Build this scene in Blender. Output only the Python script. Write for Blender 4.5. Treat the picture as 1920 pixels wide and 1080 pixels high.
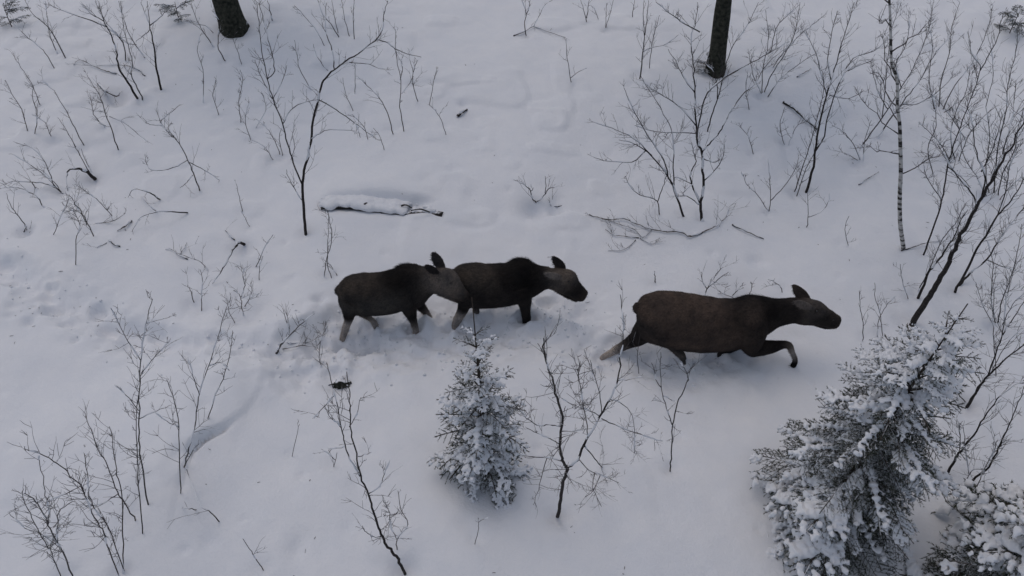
import bpy, bmesh, math, random
import numpy as np
from mathutils import Vector, Matrix

for o in list(bpy.data.objects):
    bpy.data.objects.remove(o)
scene = bpy.context.scene
C = scene.collection

# ------------------------------------------------------------------ camera
F = 1700.0                      # focal length in pixels of the 1920 px wide frame
PITCH = math.radians(46.0)
CAM_H = 10.5
cd = bpy.data.cameras.new('camera')
cd.sensor_width = 36.0
cd.lens = F / 1920.0 * 36.0
cd.clip_start = 0.1
cd.clip_end = 3000.0
cam = bpy.data.objects.new('camera', cd)
C.objects.link(cam)
cam.location = (0, 0, CAM_H)
cam.rotation_euler = (math.pi / 2 - PITCH, 0, 0)
scene.camera = cam

# ------------------------------------------------------------------ light
SUN_EL = math.radians(70)
SUN_AZ = math.radians(-38)      # measured from +Y towards +X : behind the scene, a little left
world = bpy.data.worlds.new("World")
scene.world = world
world.use_nodes = True
nt = world.node_tree
bg = nt.nodes['Background']
sky = nt.nodes.new('ShaderNodeTexSky')
sky.sky_type = 'NISHITA'
sky.sun_disc = False
sky.sun_elevation = SUN_EL
sky.sun_rotation = SUN_AZ
sky.altitude = 100
sky.air_density = 1.0
sky.dust_density = 4.0
sky.ozone_density = 1.0
nt.links.new(sky.outputs['Color'], bg.inputs['Color'])
bg.inputs['Strength'].default_value = 0.11
sd = bpy.data.lights.new('sun', 'SUN')
sd.energy = 0.7
sd.angle = math.radians(165)
sd.color = (1.0, 0.97, 0.93)
sun = bpy.data.objects.new('sun', sd)
C.objects.link(sun)
sun.rotation_euler = (math.pi / 2 - SUN_EL, 0, math.pi - SUN_AZ)
sun.location = (-10, 15, 25)
vs = scene.view_settings
vs.view_transform = 'Standard'
vs.look = 'None'
vs.gamma = 1.0
vs.use_curve_mapping = False
vs.exposure = -0.54

# ------------------------------------------------------------------ projection helpers
cp, sp = math.cos(PITCH), math.sin(PITCH)


def ray(px, py):
    u = (px - 960.0) / F
    v = (py - 540.0) / F
    return (u, cp - v * sp, -sp - v * cp)


def on_z(px, py, z=0.0):
    r = ray(px, py)
    t = (z - CAM_H) / r[2]
    return (r[0] * t, r[1] * t)


def on_plane(px, py, y0, z0=0.0, k=0.0):
    """Point seen at a pixel on the plane y = y0 + k (z - z0)."""
    r = ray(px, py)
    t = (y0 + k * (CAM_H - z0)) / (r[1] - k * r[2])
    return Vector((r[0] * t, r[1] * t, CAM_H + r[2] * t))


def scale_at(p):
    return F / (p[1] * cp + (CAM_H - p[2]) * sp)


# ------------------------------------------------------------------ noise
def _hash(ix, iy, seed):
    h = (ix * 374761393 + iy * 668265263 + seed * 1442695041) & 0x7fffffff
    h = ((h ^ (h >> 13)) * 1274126177) & 0x7fffffff
    h = ((h ^ (h >> 15)) * 668265263) & 0x7fffffff
    return (h & 0xffff) / 65535.0


def vnoise(x, y, seed=0):
    x = np.asarray(x, float)
    y = np.asarray(y, float)
    xi = np.floor(x).astype(np.int64)
    yi = np.floor(y).astype(np.int64)
    fx = x - xi
    fy = y - yi
    fx = fx * fx * fx * (fx * (fx * 6 - 15) + 10)
    fy = fy * fy * fy * (fy * (fy * 6 - 15) + 10)
    a = _hash(xi, yi, seed)
    b = _hash(xi + 1, yi, seed)
    c = _hash(xi, yi + 1, seed)
    d = _hash(xi + 1, yi + 1, seed)
    return (a + (b - a) * fx + (c - a) * fy + (a - b - c + d) * fx * fy) * 2 - 1


# ------------------------------------------------------------------ plant tables (pixels of the photograph give where each stem stands)
# each plant: name, label, category, group, twig density, [(width, parent, points)]
# parent -1 : rooted in the snow; n : springs from stem n; 'L' : lies on the snow
G_SAP = 'bare saplings and bushes in the snow'
G_STK = 'dead sticks lying on the snow'
PLANTS = []


def P(name, label, cat, tw, stems, group=G_SAP):
    PLANTS.append((name, label, cat, group, tw, stems))


P('bare_sapling', 'tall forked bare sapling standing left of the snowed-under log, its right stem bending over', 'sapling', 2.6, [
    (9, -1, [(573, 440), (570, 395), (567, 350), (571, 320), (582, 265), (590, 210), (602, 165), (615, 140), (640, 120), (672, 100), (703, 75), (717, 55), (720, 28), (727, 2)]),
    (6, 0, [(567, 347), (550, 305), (540, 270), (530, 232), (512, 187), (502, 150), (491, 95), (486, 55), (481, 5)]),
    (4, 0, [(703, 75), (722, 78), (742, 92), (765, 101), (790, 107)]),
    (3.5, 0, [(655, 117), (690, 120), (708, 127), (730, 131)]),
    (4.5, 0, [(627, 130), (624, 100), (615, 72), (610, 52), (612, 5)]),
    (4.5, 0, [(597, 187), (630, 205), (665, 230), (682, 243), (701, 258)]),
    (3.5, 0, [(665, 230), (672, 245), (676, 258)]),
    (3.5, 0, [(582, 262), (600, 250), (620, 243), (665, 246)]),
    (4, 1, [(502, 148), (515, 132), (508, 95), (498, 52), (487, 5)]),
    (4.5, 1, [(530, 232), (545, 207), (567, 193), (597, 187)]),
    (3.5, 1, [(511, 185), (497, 160), (484, 130), (478, 112)]),
    (3, 1, [(512, 187), (530, 150), (538, 122)]),
    (3, 0, [(566, 375), (550, 350), (540, 330), (537, 318)])])
P('bare_sapling', 'slender dark sapling with a clear stem, right of the left-hand thicket at top', 'sapling', 2.2, [
    (7.5, -1, [(302, 168), (292, 115), (286, 75), (281, 45), (276, 2)]),
    (4, 0, [(281, 48), (300, 33), (315, 18)]), (3.5, 0, [(281, 55), (268, 68), (255, 77)]),
    (3.5, 0, [(282, 48), (272, 25), (264, 4)])])
P('bare_sapling', 'crooked sapling in the left-hand thicket with a long snowy limb reaching up left', 'sapling', 3.0, [
    (7.5, -1, [(258, 185), (240, 155), (222, 125), (218, 95), (205, 60), (195, 40), (185, 2)]),
    (5, 0, [(200, 50), (165, 36), (130, 25), (92, 8)]), (4, 0, [(195, 40), (172, 26), (152, 8)]),
    (4, 0, [(202, 52), (218, 65), (232, 80)])])
P('bare_sapling', 'wavy thin sapling just right of the crooked one in the left-hand thicket', 'sapling', 2.6, [
    (5.5, -1, [(268, 188), (255, 160), (246, 140), (248, 115), (240, 85), (232, 50), (225, 2)]),
    (3, 0, [(246, 140), (235, 128), (232, 118)])])
P('bare_sapling', 'short sapling in the left-hand thicket ending behind the crooked stem', 'sapling', 2.4, [
    (5.5, -1, [(236, 115), (230, 80), (210, 55), (195, 35), (178, 2)])])
P('bare_sapling', 'thin straight sapling between the thicket and the clear dark stem at top left', 'sapling', 2.2, [
    (4.5, -1, [(271, 108), (255, 85), (240, 60), (230, 30), (222, 2)]), (3, 0, [(256, 84), (235, 80), (215, 58)])])
P('bare_bush', 'leaning bush of four thin stems in the top left corner', 'bush', 3.4, [
    (5.5, -1, [(122, 108), (100, 65), (85, 45), (60, 25), (48, 4)]),
    (4.5, -1, [(108, 100), (95, 70), (88, 35), (85, 2)]),
    (4, -1, [(102, 128), (85, 100), (65, 80), (40, 60), (22, 40)]),
    (3.5, -1, [(75, 197), (65, 170), (55, 150), (35, 120), (22, 100)])])
P('bare_sapling', 'long thin stem sloping up left above the arched dark branch', 'sapling', 2.0, [
    (4.5, -1, [(157, 272), (140, 240), (125, 210), (100, 170), (78, 150)]),
    (3, -1, [(142, 275), (125, 245), (108, 220)])])
P('bare_bush', 'ragged twiggy bush below the broken branch at upper left', 'bush', 3.8, [
    (5, -1, [(221, 280), (210, 245), (198, 215), (190, 185), (175, 160), (163, 140)]),
    (4, -1, [(197, 238), (178, 218), (173, 200), (168, 175)]), (3.5, 0, [(205, 218), (240, 235), (278, 268)])])
P('bare_sapling', 'crossed sapling with arms spread both ways, right of the arched dark branch', 'sapling', 2.6, [
    (5.5, -1, [(374, 357), (362, 325), (352, 300), (340, 275), (325, 255), (303, 235), (299, 222)]),
    (3.5, 0, [(352, 300), (325, 314), (285, 320), (272, 298)]), (3.5, 0, [(354, 304), (385, 320), (412, 338)]),
    (3, 0, [(303, 236), (285, 234), (272, 230)]), (3, 0, [(302, 226), (318, 212), (338, 196)]),
    (3.5, 0, [(362, 328), (350, 342), (338, 352)]), (3.5, 0, [(326, 255), (315, 240), (322, 230)])])
P('bare_bush', 'thin twisted stems beside the left mossy trunk', 'bush', 2.6, [
    (5, -1, [(422, 115), (410, 92), (409, 65), (412, 45), (400, 20)]),
    (5, -1, [(400, 87), (385, 65), (370, 40), (358, 4)]),
    (3.5, -1, [(453, 120), (445, 95), (435, 70)]), (3, -1, [(382, 192), (380, 130), (370, 95), (378, 62)]),
    (3, 0, [(400, 62), (385, 48), (368, 45), (345, 36)])])
P('bare_sapling', 'short dark stem at the top edge right of the left mossy trunk', 'sapling', 1.0, [(6.5, -1, [(511, 38), (506, 20), (501, 0)])])
P('bare_bush', 'clump of upright thin stems at the top edge above the bent sapling', 'bush', 2.4, [
    (4.5, -1, [(665, 73), (662, 35), (664, 0)]), (4, -1, [(655, 68), (648, 40), (640, 0)]),
    (4.5, -1, [(636, 70), (620, 45), (605, 25), (596, 0)]), (4, -1, [(634, 62), (628, 35), (622, 0)]),
    (3, -1, [(608, 86), (595, 60), (575, 35), (552, 10)])])
P('bare_bush', 'pair of tall slim stems right of the bent sapling', 'bush', 2.0, [
    (4.5, -1, [(758, 246), (750, 200), (751, 150), (742, 95), (741, 55)]),
    (4.5, -1, [(737, 252), (727, 215), (712, 185), (690, 162), (668, 142)]),
    (3, 0, [(750, 150), (755, 130), (752, 110)])])
P('bare_bush', 'small forked stems at the foot of the upper slope, left of the lone dark stub', 'bush', 1.8, [
    (4, -1, [(783, 190), (775, 160), (774, 130), (768, 112)]), (3, 0, [(775, 143), (765, 160), (753, 176)]),
    (3.5, -1, [(805, 197), (812, 160), (820, 125)]), (3, -1, [(836, 252), (828, 225), (812, 203), (802, 196)]), (3, 0, [(775, 135), (780, 120), (784, 112)])])
P('bare_sapling', 'short grey whip between the arching boughs of the bent sapling', 'sapling', 1.5, [
    (3.5, -1, [(665, 176), (666, 145), (666, 118)])])
P('bare_sapling', 'thin whip rising inside the left fork of the bent sapling', 'sapling', 1.8, [
    (3.5, -1, [(582, 168), (562, 130), (557, 105), (552, 75)]), (3, -1, [(614, 132), (600, 115), (590, 95), (588, 82)])])
P('bare_sapling', 'grey dead whip standing alone on the upper open snow', 'sapling', 0.6, [(4, -1, [(1071, 154), (1064, 110), (1061, 74)]), (2.5, 0, [(1070, 146), (1085, 135), (1100, 128)])])
P('bare_sapling', 'forked stem over a lying twig at the middle of the top edge', 'sapling', 2.0, [
    (5, -1, [(987, 67), (983, 45), (987, 25), (978, 0)]), (3.5, 0, [(986, 28), (992, 15), (994, 0)]),
    (4.5, 'L', [(963, 67), (985, 58), (1000, 50), (1030, 60), (1060, 70)]), (3, 2, [(1000, 50), (1010, 32), (1022, 8)])])
P('bare_sapling', 'short Y shaped stem at the top edge left of the right mossy trunk', 'sapling', 1.2, [
    (5, -1, [(1100, 41), (1096, 25), (1089, 0)]), (4, 0, [(1100, 34), (1103, 15), (1105, 0)])])
P('bare_bush', 'faint thin stems at the top edge beside the short Y shaped stem', 'bush', 1.6, [
    (3, -1, [(1135, 58), (1143, 30), (1150, 0)]), (5, -1, [(1186, 32), (1190, 0)]), (3, -1, [(1122, 36), (1115, 18), (1108, 10)]), (3, -1, [(1135, 58), (1137, 25), (1138, 6)])])
P('bare_sapling', 'dark slim sapling rising above the central bush, left of the right mossy trunk', 'sapling', 2.4, [
    (6.5, -1, [(1200, 148), (1204, 110), (1208, 70), (1206, 35), (1208, 0)]), (4, 0, [(1209, 66), (1214, 30), (1216, 0)]),
    (3.5, -1, [(1217, 128), (1222, 85), (1230, 50), (1237, 28)]), (3, 0, [(1204, 98), (1220, 90), (1250, 82), (1272, 65)])])
P('bare_bush', 'large spreading alder bush behind the cow moose and below the right mossy trunk', 'bush', 3.6, [
    (9, -1, [(1316, 414), (1314, 385), (1319, 352), (1317, 320), (1316, 285), (1308, 268), (1305, 240), (1304, 200), (1303, 162), (1300, 120), (1296, 72), (1305, 40), (1308, 4)]),
    (7, 0, [(1312, 380), (1297, 345), (1295, 325), (1305, 302), (1300, 285), (1296, 265)]),
    (6, 0, [(1306, 262), (1312, 225), (1326, 175), (1360, 145), (1400, 122), (1440, 100), (1480, 78)]),
    (6, -1, [(1326, 247), (1335, 215), (1345, 185), (1360, 130), (1375, 85), (1400, 50), (1422, 4)]),
    (6, 0, [(1316, 285), (1330, 270), (1350, 247), (1362, 225), (1390, 180), (1417, 155), (1440, 118), (1475, 90)]),
    (7.5, -1, [(1282, 406), (1265, 357), (1252, 330), (1222, 292), (1190, 270), (1160, 262)]),
    (5.5, 5, [(1252, 330), (1245, 300), (1215, 255), (1185, 200), (1170, 165)]),
    (5, 5, [(1265, 357), (1262, 315), (1263, 285), (1258, 240), (1240, 205), (1205, 150)]),
    (5, 5, [(1222, 292), (1195, 265), (1160, 245), (1110, 228)]),
    (4.5, 5, [(1210, 283), (1185, 303), (1140, 302), (1112, 294)]),
    (5, 0, [(1304, 235), (1280, 205), (1245, 180), (1215, 162), (1200, 140)]),
    (4.5, 0, [(1304, 250), (1270, 248), (1230, 247), (1190, 235)]),
    (5, -1, [(1236, 402), (1232, 377), (1200, 365), (1180, 348), (1172, 330)]),
    (4, 12, [(1233, 378), (1243, 350), (1250, 330)]),
    (4.5, 0, [(1319, 340), (1340, 320), (1355, 297), (1358, 270)]), (4, 0, [(1320, 298), (1340, 305), (1350, 297)]),
    (4, 1, [(1297, 345), (1275, 335), (1262, 332)]), (4, 0, [(1312, 384), (1292, 370), (1281, 362), (1300, 345)]),
    (4.5, 0, [(1303, 175), (1285, 150), (1270, 120), (1253, 92)]), (5, 0, [(1312, 60), (1285, 45), (1255, 25), (1230, 4)]),
    (4, 3, [(1345, 185), (1342, 145), (1322, 120), (1292, 112)])])
P('bare_bush', 'bush of dark bundled stems left of the birch', 'bush', 5.0, [
    (8.5, -1, [(1512, 360), (1525, 312), (1530, 270), (1540, 215), (1550, 180), (1565, 130), (1582, 70), (1602, 4)]),
    (6, 0, [(1528, 285), (1545, 255), (1553, 215), (1575, 155), (1600, 110), (1640, 95), (1668, 70)]),
    (5, -1, [(1490, 360), (1503, 320), (1517, 278), (1528, 240), (1545, 165), (1540, 130)]),
    (4.5, -1, [(1494, 368), (1508, 325), (1522, 295), (1540, 260)]),
    (4, 0, [(1550, 180), (1540, 140), (1530, 100), (1508, 60)]), (4, 0, [(1555, 178), (1590, 185), (1618, 170)]),
    (4, 1, [(1590, 133), (1612, 122), (1640, 112)]), (4, 0, [(1558, 150), (1552, 110), (1560, 60), (1570, 20)]),
    (4.5, -1, [(1448, 128), (1472, 95), (1500, 65), (1530, 42), (1548, 25)]),
    (4, -1, [(1445, 98), (1455, 55), (1470, 35), (1500, 8)])])
P('bare_sapling', 'small forked whip below the bundled stems left of the birch', 'sapling', 1.6, [
    (4, -1, [(1513, 426), (1515, 400), (1514, 362)]), (3, 0, [(1515, 407), (1538, 399), (1552, 380), (1556, 362)])])
P('bare_sapling', 'thin forked sapling between the alder bush and the bundled stems', 'sapling', 2.0, [
    (4, -1, [(1442, 396), (1445, 370), (1443, 330), (1440, 298)]), (3.5, 0, [(1445, 376), (1470, 350), (1490, 318), (1498, 295)]),
    (3, -1, [(1440, 395), (1420, 365), (1400, 345), (1390, 322)])])
P('bare_bush', 'dense tangle of thin stems above and right of the birch foot', 'bush', 5.4, [
    (6.5, -1, [(1645, 258), (1675, 215), (1700, 182), (1725, 150), (1748, 108), (1790, 60)]),
    (5.5, -1, [(1614, 276), (1640, 240), (1665, 205), (1690, 165), (1712, 128), (1740, 60), (1750, 4)]),
    (4.5, -1, [(1655, 220), (1660, 165), (1664, 115), (1672, 55), (1690, 4)]),
    (4, 0, [(1690, 195), (1720, 195), (1760, 170), (1790, 140)]), (4, 1, [(1665, 205), (1650, 180), (1640, 150), (1632, 115)]),
    (4.5, -1, [(1750, 330), (1740, 280), (1755, 235), (1750, 190), (1735, 165)]), (4, 1, [(1690, 165), (1680, 120), (1700, 80), (1705, 20)]),
    (4, -1, [(1810, 262), (1790, 230), (1765, 195), (1745, 175)])])
P('alder_bush', 'biggest alder at the right edge with thick slanting stems above the snowy spruce', 'alder', 4.6, [
    (15, -1, [(1708, 608), (1738, 562), (1755, 535), (1775, 500), (1792, 465), (1808, 430), (1830, 390), (1858, 340), (1880, 300), (1900, 268), (1935, 190), (1960, 110)]),
    (9, -1, [(1722, 560), (1735, 525), (1748, 500), (1765, 480), (1785, 450), (1800, 420), (1815, 393)]),
    (8.5, -1, [(1790, 548), (1815, 500), (1840, 455), (1870, 405), (1895, 375), (1918, 340), (1945, 280)]),
    (8, -1, [(1800, 535), (1820, 512), (1850, 487), (1880, 440), (1918, 390), (1950, 350)]),
    (7, -1, [(1731, 478), (1750, 425), (1767, 375), (1773, 335), (1778, 305), (1789, 270), (1805, 225), (1820, 185), (1838, 132), (1822, 100), (1815, 60)]),
    (6.5, 0, [(1832, 386), (1820, 360), (1795, 330), (1775, 300), (1757, 270)]),
    (6.5, 0, [(1840, 372), (1848, 335), (1835, 300), (1828, 272), (1822, 230), (1810, 190)]),
    (6, 0, [(1858, 340), (1875, 300), (1888, 260), (1900, 210), (1905, 150)]),
    (5, 6, [(1840, 322), (1858, 285), (1868, 255), (1880, 215)]), (5, 4, [(1776, 312), (1800, 330), (1820, 352)]),
    (5, 2, [(1870, 405), (1885, 360), (1895, 310), (1910, 270)]), (5, -1, [(1722, 545), (1745, 500), (1768, 448), (1790, 420), (1812, 380)]),
    (4.5, 4, [(1838, 132), (1850, 110), (1870, 70), (1880, 30)]), (4, 4, [(1767, 375), (1748, 350), (1735, 325), (1732, 310)]),
    (4.5, 3, [(1850, 487), (1880, 500), (1918, 512)])], 'alders at the right edge')
P('alder_bush', 'alder with forked stems at the right edge, rooted beside the snowy spruce crown', 'alder', 4.4, [
    (9, -1, [(1812, 764), (1835, 728), (1852, 705), (1880, 680), (1917, 647), (1950, 615)]),
    (6, 0, [(1852, 705), (1868, 660), (1880, 620), (1886, 560), (1900, 510)]), (6, -1, [(1815, 766), (1840, 720), (1855, 700), (1885, 650), (1918, 610)]),
    (5, -1, [(1808, 756), (1792, 730), (1785, 700), (1788, 680)]),
    (4.5, -1, [(1868, 705), (1864, 640), (1862, 590), (1864, 540)]), (6, -1, [(1880, 628), (1900, 595), (1918, 568), (1940, 530)])], 'alders at the right edge')
P('alder_bush', 'alder with long bending stems at the right edge, just above the corner spruce', 'alder', 4.0, [
    (9, -1, [(1774, 890), (1790, 862), (1802, 845), (1830, 808), (1850, 775), (1880, 740), (1920, 712)]),
    (8, -1, [(1813, 918), (1830, 895), (1855, 875), (1872, 840), (1887, 810), (1905, 765), (1920, 725)]),
    (4, 0, [(1800, 848), (1800, 815), (1797, 790)]), (4.5, 1, [(1850, 880), (1825, 880), (1812, 900)]),
    (4, -1, [(1826, 930), (1838, 898), (1850, 870), (1862, 850), (1870, 826)]), (3.5, -1, [(1816, 888), (1810, 845), (1806, 800)])], 'alders at the right edge')
P('bare_bush', 'faint whips standing between the cow moose head and the snowy spruce', 'bush', 1.8, [
    (4, -1, [(1618, 640), (1618, 605), (1613, 575), (1611, 545)]), (3.5, -1, [(1645, 632), (1648, 600), (1660, 575), (1680, 555)]),
    (3.5, -1, [(1655, 630), (1650, 590), (1642, 560), (1640, 530)]), (3, -1, [(1590, 460), (1585, 430), (1592, 405)]), (3.5, -1, [(1702, 560), (1692, 525), (1688, 495)])])
P('bare_bush', 'low twiggy bush poking up behind the back of the cow moose', 'bush', 3.2, [
    (5.5, -1, [(1320, 562), (1325, 543), (1335, 527), (1352, 503)]), (4, 0, [(1326, 542), (1317, 528), (1315, 510)]),
    (4, 0, [(1327, 540), (1345, 525), (1366, 510)]), (4, -1, [(1380, 560), (1360, 552), (1345, 545)]), (4, -1, [(1372, 556), (1385, 542), (1395, 530)]),
    (4, -1, [(1468, 548), (1462, 536), (1450, 528), (1440, 524)]), (3, -1, [(1405, 552), (1410, 538), (1408, 528)])])
P('bare_bush', 'small V shaped bush in a snow hollow right of the snowed-under log', 'bush', 1.8, [
    (6, -1, [(1005, 395), (998, 372), (993, 355), (975, 342), (962, 337)]), (5, -1, [(1007, 394), (1018, 370), (1028, 355), (1040, 352)]),
    (3.5, 1, [(1022, 362), (1024, 345), (1022, 330)]), (7, -1, [(1041, 397), (1035, 388), (1030, 378)]), (3.5, 0, [(995, 360), (1000, 352)])])
P('bare_sapling', 'pale forked sapling in front of the cow moose', 'sapling', 1.6, [
    (6, -1, [(1257, 884), (1258, 860), (1261, 810), (1260, 795), (1252, 772), (1242, 740), (1239, 700), (1239, 660)]),
    (5, 0, [(1261, 796), (1271, 755), (1280, 735), (1290, 712), (1285, 695), (1275, 682)]),
    (3.5, 0, [(1239, 726), (1229, 710), (1226, 692), (1222, 680)]), (3, 0, [(1244, 742), (1255, 748), (1265, 752)]), (3, 1, [(1288, 702), (1296, 692), (1302, 680)])])
P('bare_sapling', 'low spreading birch sapling right of the small spruce with a crooked speckled trunk', 'sapling', 3.8, [
    (11, -1, [(1045, 967), (1050, 945), (1055, 910), (1063, 880), (1055, 864), (1050, 835), (1052, 780), (1041, 736), (1033, 700), (1020, 668), (1019, 634)]),
    (8, 0, [(1063, 880), (1082, 862), (1102, 821), (1126, 780), (1143, 748), (1159, 711), (1165, 658), (1169, 613), (1163, 552)]),
    (4.5, 0, [(1050, 799), (1030, 796), (1008, 797), (980, 776), (962, 752)]), (4, 0, [(1048, 832), (1030, 822), (1008, 813), (985, 800)]),
    (4.5, 0, [(1056, 865), (1026, 858), (1000, 857), (975, 852)]), (3.5, 4, [(1026, 858), (1012, 907), (1000, 947)]),
    (5, 1, [(1096, 835), (1115, 860), (1134, 882), (1163, 911), (1190, 922), (1215, 935)]), (4, 6, [(1134, 882), (1165, 900), (1195, 918), (1238, 922)]),
    (4, 1, [(1084, 860), (1105, 882), (1126, 890), (1160, 905)]), (4, 0, [(1052, 809), (1080, 808), (1110, 803)]),
    (4, 1, [(1128, 776), (1126, 745), (1118, 715), (1106, 674)]), (4, 1, [(1102, 821), (1100, 790), (1092, 744), (1082, 691)]),
    (3.5, 1, [(1159, 713), (1180, 711), (1204, 707)]), (4, 1, [(1128, 785), (1163, 801), (1200, 815), (1242, 827)]),
    (3.5, 8, [(1115, 886), (1112, 915), (1128, 950)]), (3.5, 6, [(1134, 882), (1142, 910), (1158, 940)]), (3.5, 1, [(1143, 748), (1170, 760), (1188, 790), (1190, 850)]),
    (3.5, 1, [(1126, 780), (1100, 768), (1070, 757), (1050, 745)]), (3.5, 8, [(1126, 890), (1108, 925), (1070, 945)])])
P('bare_sapling', 'leaning sapling at the bottom with paired stems, left of the small spruce', 'sapling', 2.6, [
    (9, -1, [(760, 1076), (750, 1055), (735, 1033), (722, 1018), (715, 1000), (705, 975), (695, 945), (688, 920), (675, 893), (668, 850), (658, 810), (656, 770), (655, 735), (650, 697)]),
    (5.5, 0, [(675, 893), (657, 862), (645, 825), (640, 800), (630, 752), (620, 710), (612, 680)]),
    (4, 0, [(690, 926), (712, 913), (720, 890), (731, 863)]), (4, 0, [(719, 1006), (700, 1006), (687, 998), (679, 986)]),
    (4, 1, [(626, 742), (610, 760), (589, 784)]), (3.5, 1, [(640, 800), (622, 785), (608, 765)]), (3.5, 0, [(655, 800), (668, 780), (677, 745)]),
    (3.5, 0, [(672, 856), (685, 852), (696, 848)]), (3.5, 1, [(648, 838), (632, 840), (618, 842)])])
P('bare_sapling', 'short zigzag whip beside the foot of the leaning bottom sapling', 'sapling', 1.2, [
    (4.5, -1, [(745, 1030), (745, 1010), (765, 984), (752, 955), (746, 920)]), (3, 0, [(745, 1010), (760, 1010), (772, 1011)]), (3, 0, [(744, 1012), (734, 990), (728, 955)])])
P('bare_sapling', 'tall upright sapling with level side twigs at lower left, nearest the ridge end', 'sapling', 3.0, [
    (6.5, -1, [(279, 945), (265, 867), (260, 810), (262, 750), (264, 680), (274, 610), (286, 560)]),
    (5.5, -1, [(268, 1000), (262, 930), (258, 860), (255, 800), (260, 740)]),
    (3.5, 0, [(263, 675), (240, 640), (208, 578)]), (3.5, 0, [(265, 700), (290, 670), (318, 640)]), (3, 0, [(275, 607), (295, 600), (318, 594)]),
    (3.5, 0, [(260, 770), (235, 740), (215, 722)]), (3.5, 0, [(261, 785), (295, 770), (320, 760)])])
P('bare_sapling', 'thin leaning sapling over the dark end of the snow ridge at lower left', 'sapling', 2.8, [
    (6, -1, [(345, 876), (352, 850), (365, 800), (372, 745), (390, 690), (407, 635), (425, 575)]), (4, 0, [(374, 740), (362, 705), (352, 670)]),
    (4, -1, [(347, 870), (360, 848), (365, 835)]), (4, 0, [(392, 686), (415, 680), (430, 695)]), (4.5, -1, [(390, 785), (405, 740), (422, 700), (433, 650), (436, 620)])])
P('bare_sapling', 'straight pale whip just left of the ridge end at lower left', 'sapling', 2.2, [
    (5, -1, [(339, 925), (337, 870), (335, 800), (325, 745), (312, 712)]), (3, 0, [(335, 845), (310, 842), (285, 850)]), (3, 0, [(335, 800), (312, 790), (290, 772)])])
P('bare_bush', 'wide bush of long grey whips at the bottom left', 'bush', 3.4, [
    (5.5, -1, [(231, 1074), (230, 1000), (227, 922), (218, 880), (212, 835), (205, 800)]),
    (5.5, -1, [(254, 976), (235, 945), (220, 922), (208, 890), (200, 870), (185, 845), (170, 805), (160, 780)]),
    (5, -1, [(224, 1080), (205, 1035), (195, 1000), (178, 970), (160, 930), (150, 910), (115, 875), (85, 855), (48, 842)]),
    (4.5, -1, [(232, 1070), (200, 985), (185, 965), (168, 930), (165, 900), (158, 850)]),
    (4, 2, [(150, 912), (125, 925), (95, 938), (70, 942)]), (4, 1, [(222, 925), (190, 945), (160, 948)])])
P('bare_bush', 'bush with two dark leaning stems in the bottom left corner', 'bush', 3.0, [
    (6.5, -1, [(138, 1085), (122, 1045), (107, 1017), (90, 985), (80, 960), (62, 935), (45, 925)]),
    (5, -1, [(116, 1085), (100, 1045), (95, 1020), (108, 1000), (112, 985)]), (4.5, -1, [(91, 1030), (75, 1000), (60, 970), (45, 940), (42, 920)]),
    (4, 0, [(90, 985), (92, 950), (85, 920), (75, 870), (72, 855)]), (4, 0, [(105, 1015), (75, 1000), (40, 985), (17, 960)]), (4, 0, [(108, 1018), (106, 985), (115, 955), (140, 940)])])
P('bare_sapling', 'bare whip at the bottom edge left of the leaning sapling', 'sapling', 1.0, [(4.5, -1, [(494, 1068), (480, 1048), (468, 1030), (455, 1010)])])
P('bare_sapling', 'single thin straw standing on open snow left of the leaning bottom sapling', 'sapling', 0.4, [(3, -1, [(548, 856), (554, 825), (562, 795)])])
P('bare_bush', 'tiny twig tuft in the open snow by the side of the leaning sapling', 'bush', 1.6, [
    (3.5, -1, [(626, 876), (630, 858), (632, 848)]), (3, 0, [(628, 862), (615, 850), (602, 842)])])
P('bare_sapling', 'tiny hooked straw on the snow below the small spruce', 'sapling', 0.5, [(3, -1, [(891, 1020), (897, 990), (900, 978), (916, 970)])])
P('bare_bush', 'bush arching over to the left edge, left of the arched dark branch', 'bush', 3.2, [
    (6, -1, [(118, 363), (100, 350), (80, 343), (55, 342), (25, 340), (6, 346)]), (5, -1, [(82, 389), (70, 370), (55, 360), (35, 352), (8, 352)]),
    (4.5, -1, [(102, 350), (93, 325), (82, 300), (60, 278), (30, 268)]), (4.5, -1, [(110, 356), (85, 330), (50, 305), (20, 288)]), (3.5, 0, [(60, 342), (70, 358), (78, 370)]),
    (3.5, -1, [(115, 360), (100, 340), (75, 318), (62, 320)])])
P('bare_sapling', 'short dark stem with a forked foot low at the left edge', 'sapling', 1.0, [
    (5.5, -1, [(47, 440), (48, 425), (30, 400), (20, 385), (12, 362)]), (4, -1, [(53, 437), (49, 428), (46, 418)])])
P('bare_bush', 'fine tangled bush below the arched dark branch', 'bush', 5.0, [
    (5, -1, [(176, 443), (165, 420), (150, 395), (138, 378), (130, 365)]), (4.5, -1, [(163, 422), (152, 400), (140, 380)]),
    (4, -1, [(142, 496), (142, 450), (150, 422), (140, 400), (132, 392)]), (3.5, -1, [(210, 405), (185, 378), (165, 362), (140, 345)]),
    (3.5, -1, [(100, 440), (115, 405), (128, 375)]), (3.5, -1, [(178, 420), (210, 415), (235, 400)])])
P('bare_bush', 'bush of frosted sticks around the short stump end at left centre', 'bush', 3.8, [
    (4.5, -1, [(363, 567), (358, 548), (352, 535)]), (4, -1, [(378, 582), (378, 555), (380, 525), (375, 505)]), (4.5, -1, [(457, 592), (453, 570), (450, 555), (440, 545)]),
    (4, -1, [(452, 556), (460, 535), (455, 515), (462, 500)]), (4, -1, [(459, 575), (468, 560), (485, 550)]), (3.5, -1, [(440, 605), (430, 585), (425, 560)]),
    (3.5, -1, [(390, 508), (378, 492), (358, 484), (330, 474)])])
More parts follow.
